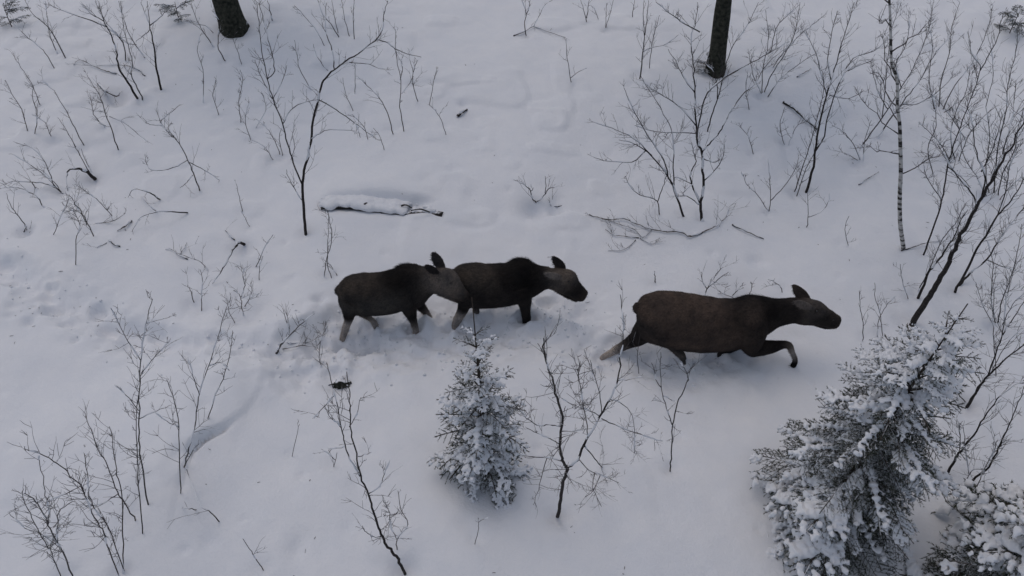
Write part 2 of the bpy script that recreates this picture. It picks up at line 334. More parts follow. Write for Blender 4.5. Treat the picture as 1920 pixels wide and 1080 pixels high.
P('bare_sapling', 'thin leaning straws right of the stump end at left centre', 'sapling', 1.6, [(4, -1, [(481, 500), (495, 465), (512, 440)]), (3.5, -1, [(486, 525), (487, 500), (493, 480)])])
P('bare_sapling', 'small straw on the snow left of the forked sapling foot', 'sapling', 1.0, [(4, -1, [(454, 396), (451, 378), (443, 345)]), (2.5, -1, [(468, 425), (458, 405), (452, 396)])])
P('bare_bush', 'thin upright bush beside the left end of the snowed-under log', 'bush', 2.4, [
    (4, -1, [(608, 519), (613, 485), (622, 450), (620, 420), (614, 395)]), (4, -1, [(620, 521), (614, 490), (615, 450), (616, 400)]), (3.5, -1, [(632, 517), (622, 500), (615, 492)])])
P('bare_bush', 'grey dead brush behind the hind legs of the left calf', 'bush', 3.4, [
    (8, -1, [(519, 663), (525, 648), (535, 638), (560, 612), (590, 588)]), (3.5, 0, [(542, 628), (538, 605), (530, 578)]), (4, 'L', [(530, 655), (565, 648), (595, 648), (605, 625), (612, 605)]),
    (3.5, -1, [(602, 685), (598, 660), (603, 635), (612, 615)]), (3.5, 'L', [(540, 645), (580, 642), (600, 630)])])
P('bare_sapling', 'whip rising beside the hind leg of the cow moose', 'sapling', 1.6, [(3, -1, [(1198, 700), (1195, 660), (1205, 610), (1215, 580)]), (3, -1, [(1112, 700), (1100, 668), (1095, 655)])])

P('bare_bush', 'airy clump of tall whips between the right mossy trunk and the bundled stems', 'bush', 4.6, [
    (5, -1, [(1432, 178), (1446, 140), (1470, 105), (1490, 62), (1500, 4)]), (4.5, -1, [(1440, 182), (1462, 150), (1498, 120), (1530, 100)]),
    (4.5, -1, [(1428, 176), (1430, 130), (1440, 80), (1436, 20)]), (4, -1, [(1426, 180), (1412, 140), (1404, 95)])])
P('bare_bush', 'thin whips right of the birch top, reaching up out of the picture', 'bush', 4.6, [
    (5, -1, [(1760, 200), (1765, 150), (1780, 100), (1785, 50), (1800, 4)]), (4.5, -1, [(1752, 205), (1742, 150), (1748, 90), (1740, 40)]),
    (4.5, -1, [(1768, 206), (1790, 160), (1822, 120), (1850, 60), (1862, 10)]), (4, -1, [(1772, 210), (1800, 190), (1835, 160)])])
P('alder_bush', 'slim alder with many upright whips in the upper right corner', 'alder', 4.8, [
    (6.5, -1, [(1858, 372), (1866, 320), (1872, 270), (1885, 215), (1890, 160), (1905, 95), (1908, 40)]), (5.5, -1, [(1866, 376), (1880, 325), (1902, 280), (1914, 220), (1935, 160)]),
    (5, -1, [(1850, 370), (1848, 320), (1856, 260), (1850, 200), (1862, 140), (1858, 90)]), (4.5, -1, [(1846, 372), (1830, 330), (1806, 290), (1800, 250), (1788, 215)]),
    (4.5, -1, [(1872, 380), (1895, 350), (1918, 330)])], 'alders at the right edge')
P('alder_bush', 'young alder of slim whips at the right edge, level with the cow moose head', 'alder', 4.4, [
    (5.5, -1, [(1872, 604), (1880, 560), (1896, 520), (1910, 460), (1916, 420)]), (5, -1, [(1866, 606), (1858, 560), (1862, 500), (1850, 450)]),
    (4.5, -1, [(1880, 608), (1900, 570), (1925, 545)]), (4, -1, [(1860, 606), (1842, 570), (1830, 530)])], 'alders at the right edge')
P('bare_bush', 'thicket of fine whips filling the gap right of the birch trunk', 'bush', 5.0, [
    (5, -1, [(1790, 300), (1782, 260), (1790, 215), (1812, 170), (1818, 130)]), (4.5, -1, [(1782, 304), (1764, 270), (1740, 245), (1722, 230)]),
    (4.5, -1, [(1798, 302), (1812, 262), (1832, 232), (1858, 205)]), (4, -1, [(1775, 302), (1752, 296), (1728, 284)])])
P('bare_bush', 'sparse brush beyond the alder bush, right of the mossy trunk foot', 'bush', 4.4, [
    (4, -1, [(1405, 205), (1398, 170), (1402, 140)]), (4, -1, [(1412, 290), (1402, 255), (1385, 235)]), (4, -1, [(1470, 270), (1462, 235), (1472, 200)]), (3.5, -1, [(1478, 272), (1492, 240), (1510, 225)])])
P('bare_bush', 'fine low bush under the birch, left of its foot', 'bush', 4.2, [
    (4, -1, [(1612, 300), (1600, 270), (1578, 245), (1560, 235)]), (4, -1, [(1618, 302), (1622, 260), (1634, 225)]), (3.5, -1, [(1608, 304), (1590, 290), (1566, 282)])])
P('bare_bush', 'faint brush in the upper left, between the crossed sapling and the left mossy trunk', 'bush', 3.6, [
    (3.5, -1, [(410, 215), (400, 180), (404, 150)]), (3.5, -1, [(452, 230), (448, 190), (455, 150), (450, 130)]), (3.5, -1, [(470, 262), (460, 225), (468, 190)]), (3, -1, [(480, 240), (498, 205), (492, 175)])])
P('bare_bush', 'fine brush along the left edge above the arching bush', 'bush', 3.8, [
    (4, -1, [(52, 245), (40, 205), (22, 175), (10, 150)]), (4, -1, [(66, 250), (70, 215), (60, 180), (64, 160)]), (3.5, -1, [(98, 262), (84, 230), (60, 215)])])
P('bare_bush', 'twiggy brush left of the forked sapling foot', 'bush', 3.4, [
    (3.5, -1, [(525, 290), (515, 265), (500, 240), (478, 222)]), (3.5, -1, [(530, 292), (524, 262), (528, 240)]), (3, -1, [(512, 300), (495, 275), (470, 262)]), (3, -1, [(545, 300), (552, 275), (548, 252)])])
P('bare_bush', 'thin whips right of the forked sapling, under its drooping limb', 'bush', 2.8, [
    (3.5, -1, [(690, 262), (680, 235), (660, 215)]), (3.5, -1, [(662, 208), (648, 175), (643, 145)]), (3, -1, [(720, 280), (712, 255), (700, 240)])])

# sticks lying on the snow
P('dead_branch', 'long crooked branch lying on the snow below the alder bush, its twigs splayed left', 'branch', 3.2, [
    (6.5, 'L', [(1316, 436), (1295, 443), (1275, 434), (1250, 434), (1222, 430), (1200, 422), (1185, 416), (1170, 410), (1140, 412), (1105, 402)]),
    (5, 'L', [(1316, 436), (1335, 428), (1350, 418), (1362, 405), (1366, 386)]), (4, 'L', [(1222, 430), (1205, 445), (1190, 430), (1160, 420), (1140, 413)]),
    (4, 'L', [(1198, 446), (1170, 442), (1150, 440), (1135, 430)]), (3.5, 'L', [(1192, 450), (1170, 468), (1140, 470)]), (3.5, 'L', [(1200, 446), (1222, 458), (1232, 450)])], G_STK)
P('dead_branch', 'straight dark stick lying right of the crooked branch', 'stick', 0, [(6, 'L', [(1373, 421), (1400, 434), (1432, 448)])], G_STK)
P('dead_branch', 'snow-dusted rotten branch lying left of the bundled stems', 'branch', 1.0, [(8, 'L', [(1469, 192), (1485, 200), (1500, 214), (1515, 228), (1532, 242)])], G_STK)
P('dead_branch', 'short snowy stick high on the slope above the rotten branch', 'stick', 0, [(5, 'L', [(1494, 144), (1508, 136), (1521, 128)])], G_STK)
P('dead_branch', 'short speckled stick lying left of the birch trunk', 'stick', 0, [(5, 'L', [(1610, 346), (1630, 333), (1648, 322)])], G_STK)
P('dead_branch', 'thin stick lying from the foot of the birch to the right', 'stick', 0.8, [(5, 'L', [(1690, 470), (1715, 462), (1740, 455), (1765, 451)])], G_STK)
P('dead_branch', 'arched dark branch with a thick broken foot at left', 'branch', 0.8, [
    (10, 'A', [(178, 335), (165, 325), (147, 317), (131, 318), (125, 332), (127, 358)]), (4, -1, [(168, 322), (150, 292), (137, 268), (122, 240)]), (3.5, -1, [(172, 322), (160, 300), (152, 278)])], G_STK)
P('dead_branch', 'dark broken stick sticking out of the snow left of the long grey stick', 'stick', 0.8, [(6, 'A', [(300, 374), (285, 363), (265, 357), (250, 355), (240, 370)])], G_STK)
P('dead_branch', 'long grey stick bent over the snow right of the tangled bush', 'branch', 0.8, [(5.5, 'A', [(352, 399), (320, 397), (295, 398), (265, 407), (248, 434)]), (3.5, 'A', [(293, 397), (280, 385), (266, 368)])], G_STK)
P('dead_branch', 'small black twisted stick below the long grey stick', 'stick', 0.4, [(6, 'L', [(247, 414), (235, 424), (220, 433)]), (5, 'L', [(232, 426), (236, 432)])], G_STK)
P('dead_branch', 'smallest stick end showing from the snow below the tangled bush', 'stick', 0.4, [(6, 'L', [(225, 462), (213, 458), (203, 450)]), (3, 'L', [(200, 455), (182, 465)])], G_STK)
P('dead_branch', 'curved branch rising from a dark broken end at left centre', 'branch', 0.8, [(8.5, 'A', [(458, 459), (450, 455), (440, 464), (425, 492), (412, 512), (398, 532)]), (5, 'L', [(440, 450), (430, 440), (422, 432)])], G_STK)
P('dead_branch', 'thin forked stick lying between the long grey stick and the frosted bush', 'branch', 1.0, [(4.5, 'L', [(352, 486), (335, 478), (322, 468), (310, 467)]), (3.5, 'L', [(336, 478), (345, 465), (350, 455)])], G_STK)
P('dead_branch', 'broken branch over a dark hollow under the left-hand thicket', 'branch', 0.6, [(7.5, 'A', [(185, 157), (200, 163), (215, 171), (231, 178)]), (5, 'A', [(188, 160), (198, 172), (206, 182)]), (4, 'A', [(190, 162), (196, 175), (199, 181)])], G_STK)
P('dead_branch', 'snowy branch lying across the foot of the left-hand thicket', 'branch', 1.6, [(5.5, 'L', [(218, 138), (200, 133), (180, 126), (150, 112), (138, 122)]), (4.5, 'L', [(272, 142), (250, 126), (220, 122), (180, 124)])], G_STK)
P('dead_branch', 'lone dark stub on the upper open snow', 'stick', 0, [(9, 'L', [(858, 218), (866, 211), (876, 205)])], G_STK)
P('dead_branch', 'short dark peg in the snow above the rump of the cow moose', 'stick', 0, [(6, -1, [(1229, 530), (1228, 518), (1227, 508)])], G_STK)
P('dead_branch', 'curved stick low by the foot of the ridge at lower left', 'branch', 1.0, [(5, 'A', [(411, 978), (395, 960), (375, 945), (350, 880)]), (4, 'A', [(368, 956), (355, 954), (342, 952)])], G_STK)

# ------------------------------------------------------------------ snow relief
MOOSE_G = {'cow': (1330, 668), 'calf': (720, 608), 'calf2': (925, 592)}


def poly(pts):
    return np.array([on_z(*p) for p in pts])


TRAILS = [  # points, half width, depth, roughness
    (poly([(-80, 470), (20, 520), (120, 575), (230, 622), (330, 650), (430, 662), (520, 662), (600, 640), (680, 628)]), 0.32, 0.19, 0.06),
    (poly([(600, 640), (700, 622), (800, 614), (900, 606), (1010, 590), (1080, 588)]), 0.40, 0.11, 0.06),
    (poly([(560, 700), (700, 660), (850, 650), (960, 640), (1060, 650), (1140, 668), (1260, 680), (1350, 678), (1400, 676)]), 0.36, 0.12, 0.06),
]
RIDGE = poly([(520, 640), (503, 690), (490, 740), (460, 782), (420, 815), (385, 835), (358, 862), (340, 920), (318, 985), (295, 1040)])
LOG = poly([(590, 384), (690, 387), (830, 396)])
PITS = []
for (px_, py_) in ((437, 60), (1339, 136)):
    PITS.append((*on_z(px_, py_), .55, .16))


def pit(px, py, r, d):
    x, y = on_z(px, py)
    PITS.append((x, y, r, d))


for (px, py, r, d) in [(1003, 402, .28, .16), (1040, 396, .16, .14), (172, 332, .30, .14), (455, 463, .22, .16), (48, 440, .2, .1), (218, 180, .3, .22),
                       (453, 590, .3, .1), (370, 578, .25, .08), (600, 572, .10, .13), (616, 602, .09, .13), (660, 640, .12, .1),
                       (57, 610, .10, .10), (67, 580, .05, .07), (116, 584, .05, .07), (117, 611, .06, .08), (134, 608, .10, .09), (144, 643, .06, .08), (160, 630, .04, .06),
                       (229, 635, .05, .07), (186, 656, .05, .05), (245, 640, .2, .1), (404, 675, .06, .07), (135, 585, .05, .06), (90, 588, .1, .06),
                       (640, 726, .20, .12), (516, 715, .06, .06), (563, 713, .05, .05), (1140, 690, .16, .1), (930, 940, .35, .12), (1045, 970, .12, .05), (760, 1075, .2, .1),
                       (868, 212, .12, .08), (1258, 884, .1, .05), (985, 72, .15, .06), (1575, 225, .5, .1), (1420, 492, .18, .10), (1380, 540, .5, .08),
                       (1440, 690, .22, .06), (350, 640, .1, .05), (310, 650, .12, .06), (470, 600, .3, .08), (1218, 670, .25, .08), (856, 622, .12, .05), (646, 640, .12, .05)]:
    pit(px, py, r, d)
for pl in PLANTS:
    for (w, par, pts) in pl[5]:
        if par == -1:
            pit(pts[0][0], pts[0][1], 0.09 + 0.012 * w, 0.02 + 0.006 * w)
PRINTS = []
_rq = random.Random(8)
for (pl_, a_, b_, stp, dep_) in [(TRAILS[0][0], .02, .98, .62, .09), (TRAILS[1][0], .04, .9, .55, .07), (TRAILS[2][0], .02, .95, .6, .08)]:
    seg_ = np.sqrt(((pl_[1:] - pl_[:-1]) ** 2).sum(1))
    L_ = seg_.sum()
    s_ = a_ * L_
    side_ = 1
    while s_ < b_ * L_:
        q_, i_ = s_, 0
        while i_ < len(seg_) - 1 and q_ > seg_[i_]:
            q_ -= seg_[i_]
            i_ += 1
        d_ = (pl_[i_ + 1] - pl_[i_]) / seg_[i_]
        p_ = pl_[i_] + d_ * q_
        off_ = side_ * _rq.uniform(.08, .24)
        PRINTS.append((p_[0] - d_[1] * off_, p_[1] + d_[0] * off_, _rq.uniform(.08, .13), dep_ * _rq.uniform(.5, 1.3), math.atan2(d_[1], d_[0]) + _rq.uniform(-.3, .3)))
        side_ = -side_
        s_ += stp * _rq.uniform(.55, 1.2)
for (px_, py_, r_, h_) in [(777, 618, .11, .10), (801, 594, .09, .08), (645, 638, .12, .12), (704, 606, .09, .08), (987, 600, .12, .10), (850, 617, .12, .12), (1136, 668, .15, .10), (1340, 676, .13, .09)]:
    PRINTS.append((*on_z(px_, py_), r_, h_, .1))
_rp = random.Random(5)
for i in range(90):       # old filled tracks and dimples
    pit(_rp.uniform(0, 1920), _rp.uniform(20, 1080), _rp.uniform(.06, .18), _rp.uniform(.015, .05))
MOUNDS = [(on_z(px, py), r, h) for (px, py, r, h) in [
    (440, 690, .7, .22), (350, 770, 1.1, .18), (980, 330, 1.2, .14), (720, 350, 1.1, .16), (1350, 250, 1.6, .14), (300, 480, 1.2, .16), (90, 470, 1.0, .16),
    (560, 580, .7, .12), (1600, 500, 1.4, .12), (1100, 180, 2.0, .16), (820, 130, 2.2, .2), (1450, 600, .7, -.05), (160, 860, 1.2, .14), (1250, 960, 1.5, .12), (870, 1010, .8, .12), (840, 950, .6, .05),
    (620, 960, 1.2, .1), (1000, 720, 1.0, .08), (1180, 640, .5, .05), (330, 930, .5, .1), (760, 690, .8, .08), (1690, 470, .5, .08), (1317, 420, .5, .07), (1281, 408, .4, .05),
    (775, 628, .30, .15), (806, 612, .22, .10), (985, 612, .28, .13), (648, 645, .22, .08), (700, 612, .2, .06), (852, 628, .22, .08), (1345, 690, .3, .08)]]


def seg_dist(x, y, pl):
    """distance, signed side and parameter along a polyline"""
    best = np.full(x.shape, 1e9)
    side = np.zeros(x.shape)
    par = np.zeros(x.shape)
    n = len(pl) - 1
    for i in range(n):
        ax, ay = pl[i]
        bx, by = pl[i + 1]
        dx, dy = bx - ax, by - ay
        L2 = dx * dx + dy * dy
        t = np.clip(((x - ax) * dx + (y - ay) * dy) / L2, 0, 1)
        qx = x - (ax + t * dx)
        qy = y - (ay + t * dy)
        d = np.sqrt(qx * qx + qy * qy)
        m = d < best
        best = np.where(m, d, best)
        side = np.where(m, np.sign(dx * (y - ay) - dy * (x - ax)), side)
        par = np.where(m, (i + t) / n, par)
    return best, side, par


def sstep(a, b, v):
    t = np.clip((v - a) / (b - a), 0, 1)
    return t * t * (3 - 2 * t)


def height(x, y):
    x = np.atleast_1d(np.asarray(x, float))
    y = np.atleast_1d(np.asarray(y, float))
    z = 0.11 * vnoise(x / 4.6 + 3.1, y / 4.6, 1) + 0.055 * vnoise(x / 1.7, y / 1.7, 2) + 0.022 * vnoise(x / .62, y / .62, 3)
    z = z + 0.008 * vnoise(x / .24, y / .24, 4) + 0.003 * vnoise(x / .11, y / .11, 14)
    lump = sstep(.35, .8, vnoise(x / .8 + 7, y / .8, 6))
    lump2 = sstep(.25, .8, vnoise(x / .52 + 3, y / .45, 16)) * sstep(-.2, .5, vnoise(x / 3.1, y / 3.1, 17) - .12 * x / 6)
    z = z + 0.06 * lump * (0.5 + 0.5 * sstep(9, 15, y)) + .05 * lump2 * sstep(8.5, 12, y)
    far = sstep(25, 120, np.sqrt(x * x + y * y))
    z = z + far * (2.2 * vnoise(x / 60, y / 60, 9))
    for (mx, my), r, h in MOUNDS:
        z = z + h * np.exp(-((x - mx) ** 2 + (y - my) ** 2) / (r * r))
    rough = 0.6 * vnoise(x / .19, y / .19, 11) + 0.4 * vnoise(x / .09, y / .09, 12)
    for pl, hw, dep, ro in TRAILS:
        d, s, t = seg_dist(x, y, pl)
        wv = hw * (1 + .35 * vnoise(x / .5, y / .5, 21))
        g = np.exp(-(d / wv) ** 2 * 1.6)
        rim = np.exp(-((d - wv * 1.35) / (.4 * hw)) ** 2)
        pr = 0.5 + 0.5 * vnoise(x / .28, y / .28, 23)
        z = z - dep * g * (.55 + .75 * pr) + .045 * rim * (0.5 + 0.5 * vnoise(x / .33, y / .33, 24)) + ro * rough * np.exp(-(d / (hw * 1.5)) ** 2)
    for (mx, my, r, h, an) in PRINTS:
        w_ = np.nonzero((np.abs(x - mx) < 4 * r) & (np.abs(y - my) < 4 * r))[0]
        if not len(w_):
            continue
        xx, yy = x[w_], y[w_]
        dx, dy = xx - mx, yy - my
        u = (dx * math.cos(an) + dy * math.sin(an)) / (r * 1.5)
        v = (-dx * math.sin(an) + dy * math.cos(an)) / r
        q = np.sqrt(u * u + v * v) * (1 + .18 * vnoise(xx / .11, yy / .11, 33))
        z[w_] += -h * (1 - sstep(.55, 1.15, q)) + .028 * np.exp(-((q - 1.35) / .3) ** 2) * (.5 + .5 * vnoise(xx / .1, yy / .1, 34))
    # snow ridge with an undercut face on its right
    d, s, t = seg_dist(x, y, RIDGE)
    sd_ = d * s                               # negative: right/front side, positive: left/back
    env = sstep(.05, .4, t) * (1 - sstep(.72, 1.0, t))
    up = np.where(sd_ < 0, np.exp(-(sd_ / .75) ** 2), 1 - sstep(0.0, .05, sd_))
    dn = np.where(sd_ >= 0, np.exp(-((sd_ - .04) / .035) ** 2), 0)
    z = z + env * ((0.055 + .09 * sstep(.4, .6, t) * (1 - sstep(.62, .85, t))) * up - 0.14 * dn * sstep(.36, .5, t) * (1 - sstep(.58, .72, t)))
    # hollow under the log
    d, s, t = seg_dist(x, y, LOG)
    ends = sstep(0, .16, t) * (1 - sstep(.80, 1.0, t))
    bump = np.where(s > 0, np.exp(-((d - .30) / .42) ** 2), .5 * np.exp(-(d / .3) ** 2))
    hol = np.where(s > 0, np.exp(-(d / .08) ** 2), np.exp(-(d / .26) ** 2))
    z = z + ends * (.10 * bump - .24 * hol * (.7 + .3 * sstep(.3, .9, t)))
    for (mx, my, r, h) in PITS:
        w_ = np.nonzero((np.abs(x - mx) < 2.6 * r) & (np.abs(y - my) < 2.6 * r))[0]
        if not len(w_):
            continue
        q = ((x[w_] - mx) ** 2 + (y[w_] - my) ** 2) / (r * r)
        z[w_] -= h * np.exp(-q * 1.4)
    return z


GS = .04
GX = np.arange(-12.6, 12.6, GS)
GY = np.arange(4.6, 20.6, GS)
_gx, _gy = np.meshgrid(GX, GY)
GZ = height(_gx.ravel(), _gy.ravel()).reshape(len(GY), len(GX))


def hz(x, y):
    fx, fy = (x - GX[0]) / GS, (y - GY[0]) / GS
    i, j = int(math.floor(fx)), int(math.floor(fy))
    if 0 <= i < len(GX) - 1 and 0 <= j < len(GY) - 1:
        fx -= i
        fy -= j
        return float(GZ[j, i] * (1 - fx) * (1 - fy) + GZ[j, i + 1] * fx * (1 - fy) + GZ[j + 1, i] * (1 - fx) * fy + GZ[j + 1, i + 1] * fx * fy)
    return float(height(x, y)[0])


def ground(px, py, dz=0.0):
    x, y = on_z(px, py)
    for _ in range(7):
        z = hz(x, y) + dz
        x, y = on_z(px, py, z)
    return Vector((x, y, hz(x, y) + dz))


# ------------------------------------------------------------------ materials
def new_mat(name, rough=0.8, spec=0.3):
    m = bpy.data.materials.new(name)
    m.use_nodes = True
    b = m.node_tree.nodes['Principled BSDF']
    b.inputs['Roughness'].default_value = rough
    b.inputs['Specular IOR Level'].default_value = spec
    return m, m.node_tree, b


def N(t, typ, **kw):
    n = t.nodes.new(typ)
    for k, v in kw.items():
        setattr(n, k, v)
    return n


def noise_node(t, scale, detail=4, src='Object', rough=.55):
    tc = N(t, 'ShaderNodeTexCoord')
    n = N(t, 'ShaderNodeTexNoise')
    n.inputs['Scale'].default_value = scale
    n.inputs['Detail'].default_value = detail
    n.inputs['Roughness'].default_value = rough
    t.links.new(tc.outputs[src], n.inputs['Vector'])
    return n


def ramp(t, src, stops):
    r = N(t, 'ShaderNodeValToRGB')
    els = r.color_ramp.elements
    while len(els) < len(stops):
        els.new(0.5)
    for e, (p, c) in zip(els, stops):
        e.position = p
        e.color = (*c, 1) if len(c) == 3 else c
    t.links.new(src, r.inputs['Fac'])
    return r


def add_bump(t, b, src, strength, dist):
    bp = N(t, 'ShaderNodeBump')
    bp.inputs['Strength'].default_value = strength
    bp.inputs['Distance'].default_value = dist
    t.links.new(src, bp.inputs['Height'])
    t.links.new(bp.outputs['Normal'], b.inputs['Normal'])


def snow_mat(name, bump=.4):
    m, t, b = new_mat(name, .75, .25)
    n = noise_node(t, 2.2, 6)
    r = ramp(t, n.outputs['Fac'], [(.3, (.77, .795, .835)), (.7, (.82, .835, .86))])
    t.links.new(r.outputs['Color'], b.inputs['Base Color'])
    n2 = noise_node(t, 16, 9, rough=.72)
    add_bump(t, b, n2.outputs['Fac'], bump, .045)
    return m


def bark_mat(name, c0, c1, snow_amt, scale=40, frost=None):
    m, t, b = new_mat(name, .9, .15)
    n = noise_node(t, scale, 5)
    r = ramp(t, n.outputs['Fac'], [(.35, c0), (.7, c1)])
    geo = N(t, 'ShaderNodeNewGeometry')
    sep = N(t, 'ShaderNodeSeparateXYZ')
    t.links.new(geo.outputs['Normal'], sep.inputs[0])
    n2 = noise_node(t, 7, 3)
    ma = N(t, 'ShaderNodeMath', operation='MULTIPLY_ADD')
    t.links.new(n2.outputs['Fac'], ma.inputs[0])
    ma.inputs[1].default_value = 1.6
    t.links.new(sep.outputs['Z'], ma.inputs[2])
    mr = N(t, 'ShaderNodeMapRange')
    mr.inputs['From Min'].default_value = 1.75 - snow_amt
    mr.inputs['From Max'].default_value = 1.95 - snow_amt
    t.links.new(ma.outputs[0], mr.inputs['Value'])
    mx = N(t, 'ShaderNodeMix', data_type='RGBA')
    t.links.new(mr.outputs[0], mx.inputs['Factor'])
    t.links.new(r.outputs['Color'], mx.inputs['A'])
    mx.inputs['B'].default_value = (.78, .80, .83, 1)
    t.links.new(mx.outputs['Result'], b.inputs['Base Color'])
    add_bump(t, b, n.outputs['Fac'], .6, .01)
    return m


M_SNOW = snow_mat('snow')
M_CAP = snow_mat('snow_on_branches', .5)
M_BARK = bark_mat('dark_bark', (.022, .019, .019), (.06, .053, .05), .12)
M_GREY = bark_mat('grey_bark', (.045, .042, .042), (.11, .105, .10), .16)
M_BROWN = bark_mat('brown_bark', (.034, .026, .024), (.075, .06, .054), .14)
M_TWIG = bark_mat('twig_bark', (.045, .04, .04), (.10, .09, .088), .22, 25)
M_MOSS = bark_mat('mossy_bark', (.016, .018, .014), (.062, .062, .048), .42, 14)
M_SPBARK = bark_mat('spruce_bark', (.03, .024, .02), (.08, .065, .055), .1)


def birch_mat():
    m, t, b = new_mat('birch_bark', .8, .2)
    tc = N(t, 'ShaderNodeTexCoord')
    mp = N(t, 'ShaderNodeMapping')
    mp.inputs['Scale'].default_value = (6, 6, 13)
    t.links.new(tc.outputs['Object'], mp.inputs['Vector'])
    n = N(t, 'ShaderNodeTexNoise')
    n.inputs['Scale'].default_value = 1.0
    n.inputs['Detail'].default_value = 4
    t.links.new(mp.outputs['Vector'], n.inputs['Vector'])
    r = ramp(t, n.outputs['Fac'], [(.42, (.035, .032, .03)), (.52, (.5, .49, .47)), (.8, (.66, .65, .63))])
    t.links.new(r.outputs['Color'], b.inputs['Base Color'])
    return m


M_BIRCH = birch_mat()


def needle_mat():
    m, t, b = new_mat('spruce_needles', .7, .25)
    n = noise_node(t, 9, 3)
    r = ramp(t, n.outputs['Fac'], [(.3, (.028, .038, .026)), (.55, (.05, .062, .04)), (.8, (.085, .09, .06))])
    nf = noise_node(t, 26, 3)
    rf = ramp(t, nf.outputs['Fac'], [(.57, (0, 0, 0)), (.66, (1, 1, 1))])
    mx = N(t, 'ShaderNodeMix', data_type='RGBA')
    t.links.new(rf.outputs['Color'], mx.inputs['Factor'])
    t.links.new(r.outputs['Color'], mx.inputs['A'])
    mx.inputs['B'].default_value = (.62, .65, .68, 1)
    t.links.new(mx.outputs['Result'], b.inputs['Base Color'])
    return m


M_NEEDLE = needle_mat()


def fur_mat():
    m, t, b = new_mat('moose_fur', .85, .12)
    at = N(t, 'ShaderNodeAttribute', attribute_name='Col')
    n = noise_node(t, 34, 4)
    n3 = noise_node(t, 5, 3)
    r = ramp(t, n.outputs['Fac'], [(.3, (.80, .80, .80)), (.7, (1.2, 1.19, 1.18))])
    r3 = ramp(t, n3.outputs['Fac'], [(.35, (.72, .72, .75)), (.65, (1.3, 1.22, 1.15))])
    mx = N(t, 'ShaderNodeMix', data_type='RGBA', blend_type='MULTIPLY')
    mx.inputs['Factor'].default_value = 1
    t.links.new(at.outputs['Color'], mx.inputs['A'])
    t.links.new(r.outputs['Color'], mx.inputs['B'])
    my = N(t, 'ShaderNodeMix', data_type='RGBA', blend_type='MULTIPLY')
    my.inputs['Factor'].default_value = 1
    t.links.new(mx.outputs['Result'], my.inputs['A'])
    t.links.new(r3.outputs['Color'], my.inputs['B'])
    t.links.new(my.outputs['Result'], b.inputs['Base Color'])
    add_bump(t, b, n.outputs['Fac'], .5, .02)
    return m


M_FUR = fur_mat()


def plain(name, c, rough=.5, spec=.4):
    m, t, b = new_mat(name, rough, spec)
    n = noise_node(t, 30, 3)
    r = ramp(t, n.outputs['Fac'], [(.3, tuple(v * .8 for v in c)), (.7, tuple(v * 1.2 for v in c))])
    t.links.new(r.outputs['Color'], b.inputs['Base Color'])
    return m


M_EYE = plain('moose_eye', (.008, .007, .006), .15, .6)
M_HOOF = plain('moose_hoof', (.02, .018, .017), .5)


# ------------------------------------------------------------------ mesh builders
class MB:
    def __init__(self):
        self.v = []
        self.f = []

    def tube(self, pts, rad, sides=5, cap=True, flat=1.0):
        n = len(pts)
        base = len(self.v)
        prev = None
        for i, p in enumerate(pts):
            a = pts[max(0, i - 1)]
            b = pts[min(n - 1, i + 1)]
            t = (b - a)
            if t.length < 1e-9:
                t = Vector((0, 0, 1))
            t.normalize()
            if prev is None:
                ref = Vector((0, 0, 1)) if abs(t.z) < .9 else Vector((0, 1, 0))
                s = t.cross(ref).normalized()
            else:
                s = (prev - t * prev.dot(t))
                s = s.normalized() if s.length > 1e-6 else t.orthogonal().normalized()
            prev = s
            u = s.cross(t)
            for k in range(sides):
                an = 2 * math.pi * k / sides
                self.v.append(p + (s * math.cos(an) + u * (math.sin(an) * flat)) * rad[i])
        for i in range(n - 1):
            for k in range(sides):
                a = base + i * sides + k
                b = base + i * sides + (k + 1) % sides
                self.f.append((a, b, b + sides, a + sides))
        if cap:
            self.f.append(tuple(base + k for k in reversed(range(sides))))
            self.f.append(tuple(base + (n - 1) * sides + k for k in range(sides)))

    def tri(self, a, b, c):
        i = len(self.v)
        self.v += [a, b, c]
        self.f.append((i, i + 1, i + 2))

    def mesh(self, name, mat, smooth=True, origin=None):
        me = bpy.data.meshes.new(name)
        vs_ = self.v if origin is None else [v - origin for v in self.v]
        me.from_pydata([tuple(v) for v in vs_], [], self.f)
        me.materials.append(mat)
        if smooth:
            me.polygons.foreach_set('use_smooth', [True] * len(me.polygons))
        me.update()
        return me

    def build(self, name, mat, parent=None, origin=None, smooth=True):
        o = bpy.data.objects.new(name, self.mesh(name, mat, smooth, origin))
        C.objects.link(o)
        if parent:
            o.parent = parent
        return o


def empty(name, loc):
    o = bpy.data.objects.new(name, None)
    o.empty_display_size = .2
    o.location = loc
    C.objects.link(o)
    return o


def tag(o, label=None, cat=None, group=None, kind=None):
    if label:
        o['label'] = label
    if cat:
        o['category'] = cat
    if group:
        o['group'] = group
    if kind:
        o['kind'] = kind
    return o


def catmull(pts, sub=3):
    if len(pts) < 3:
        out = []
        for i in range(len(pts) - 1):
            for k in range(sub):
                out.append(pts[i].lerp(pts[i + 1], k / sub))
        return out + [pts[-1]]
    out = []
    n = len(pts)
    for i in range(n - 1):
        p0 = pts[max(0, i - 1)]
        p1 = pts[i]
        p2 = pts[i + 1]
        p3 = pts[min(n - 1, i + 2)]
        for k in range(sub):
            t = k / sub
            out.append(.5 * ((2 * p1) + (p2 - p0) * t + (2 * p0 - 5 * p1 + 4 * p2 - p3) * t * t + (3 * p1 - p0 - 3 * p2 + p3) * t ** 3))
    return out + [pts[-1]]


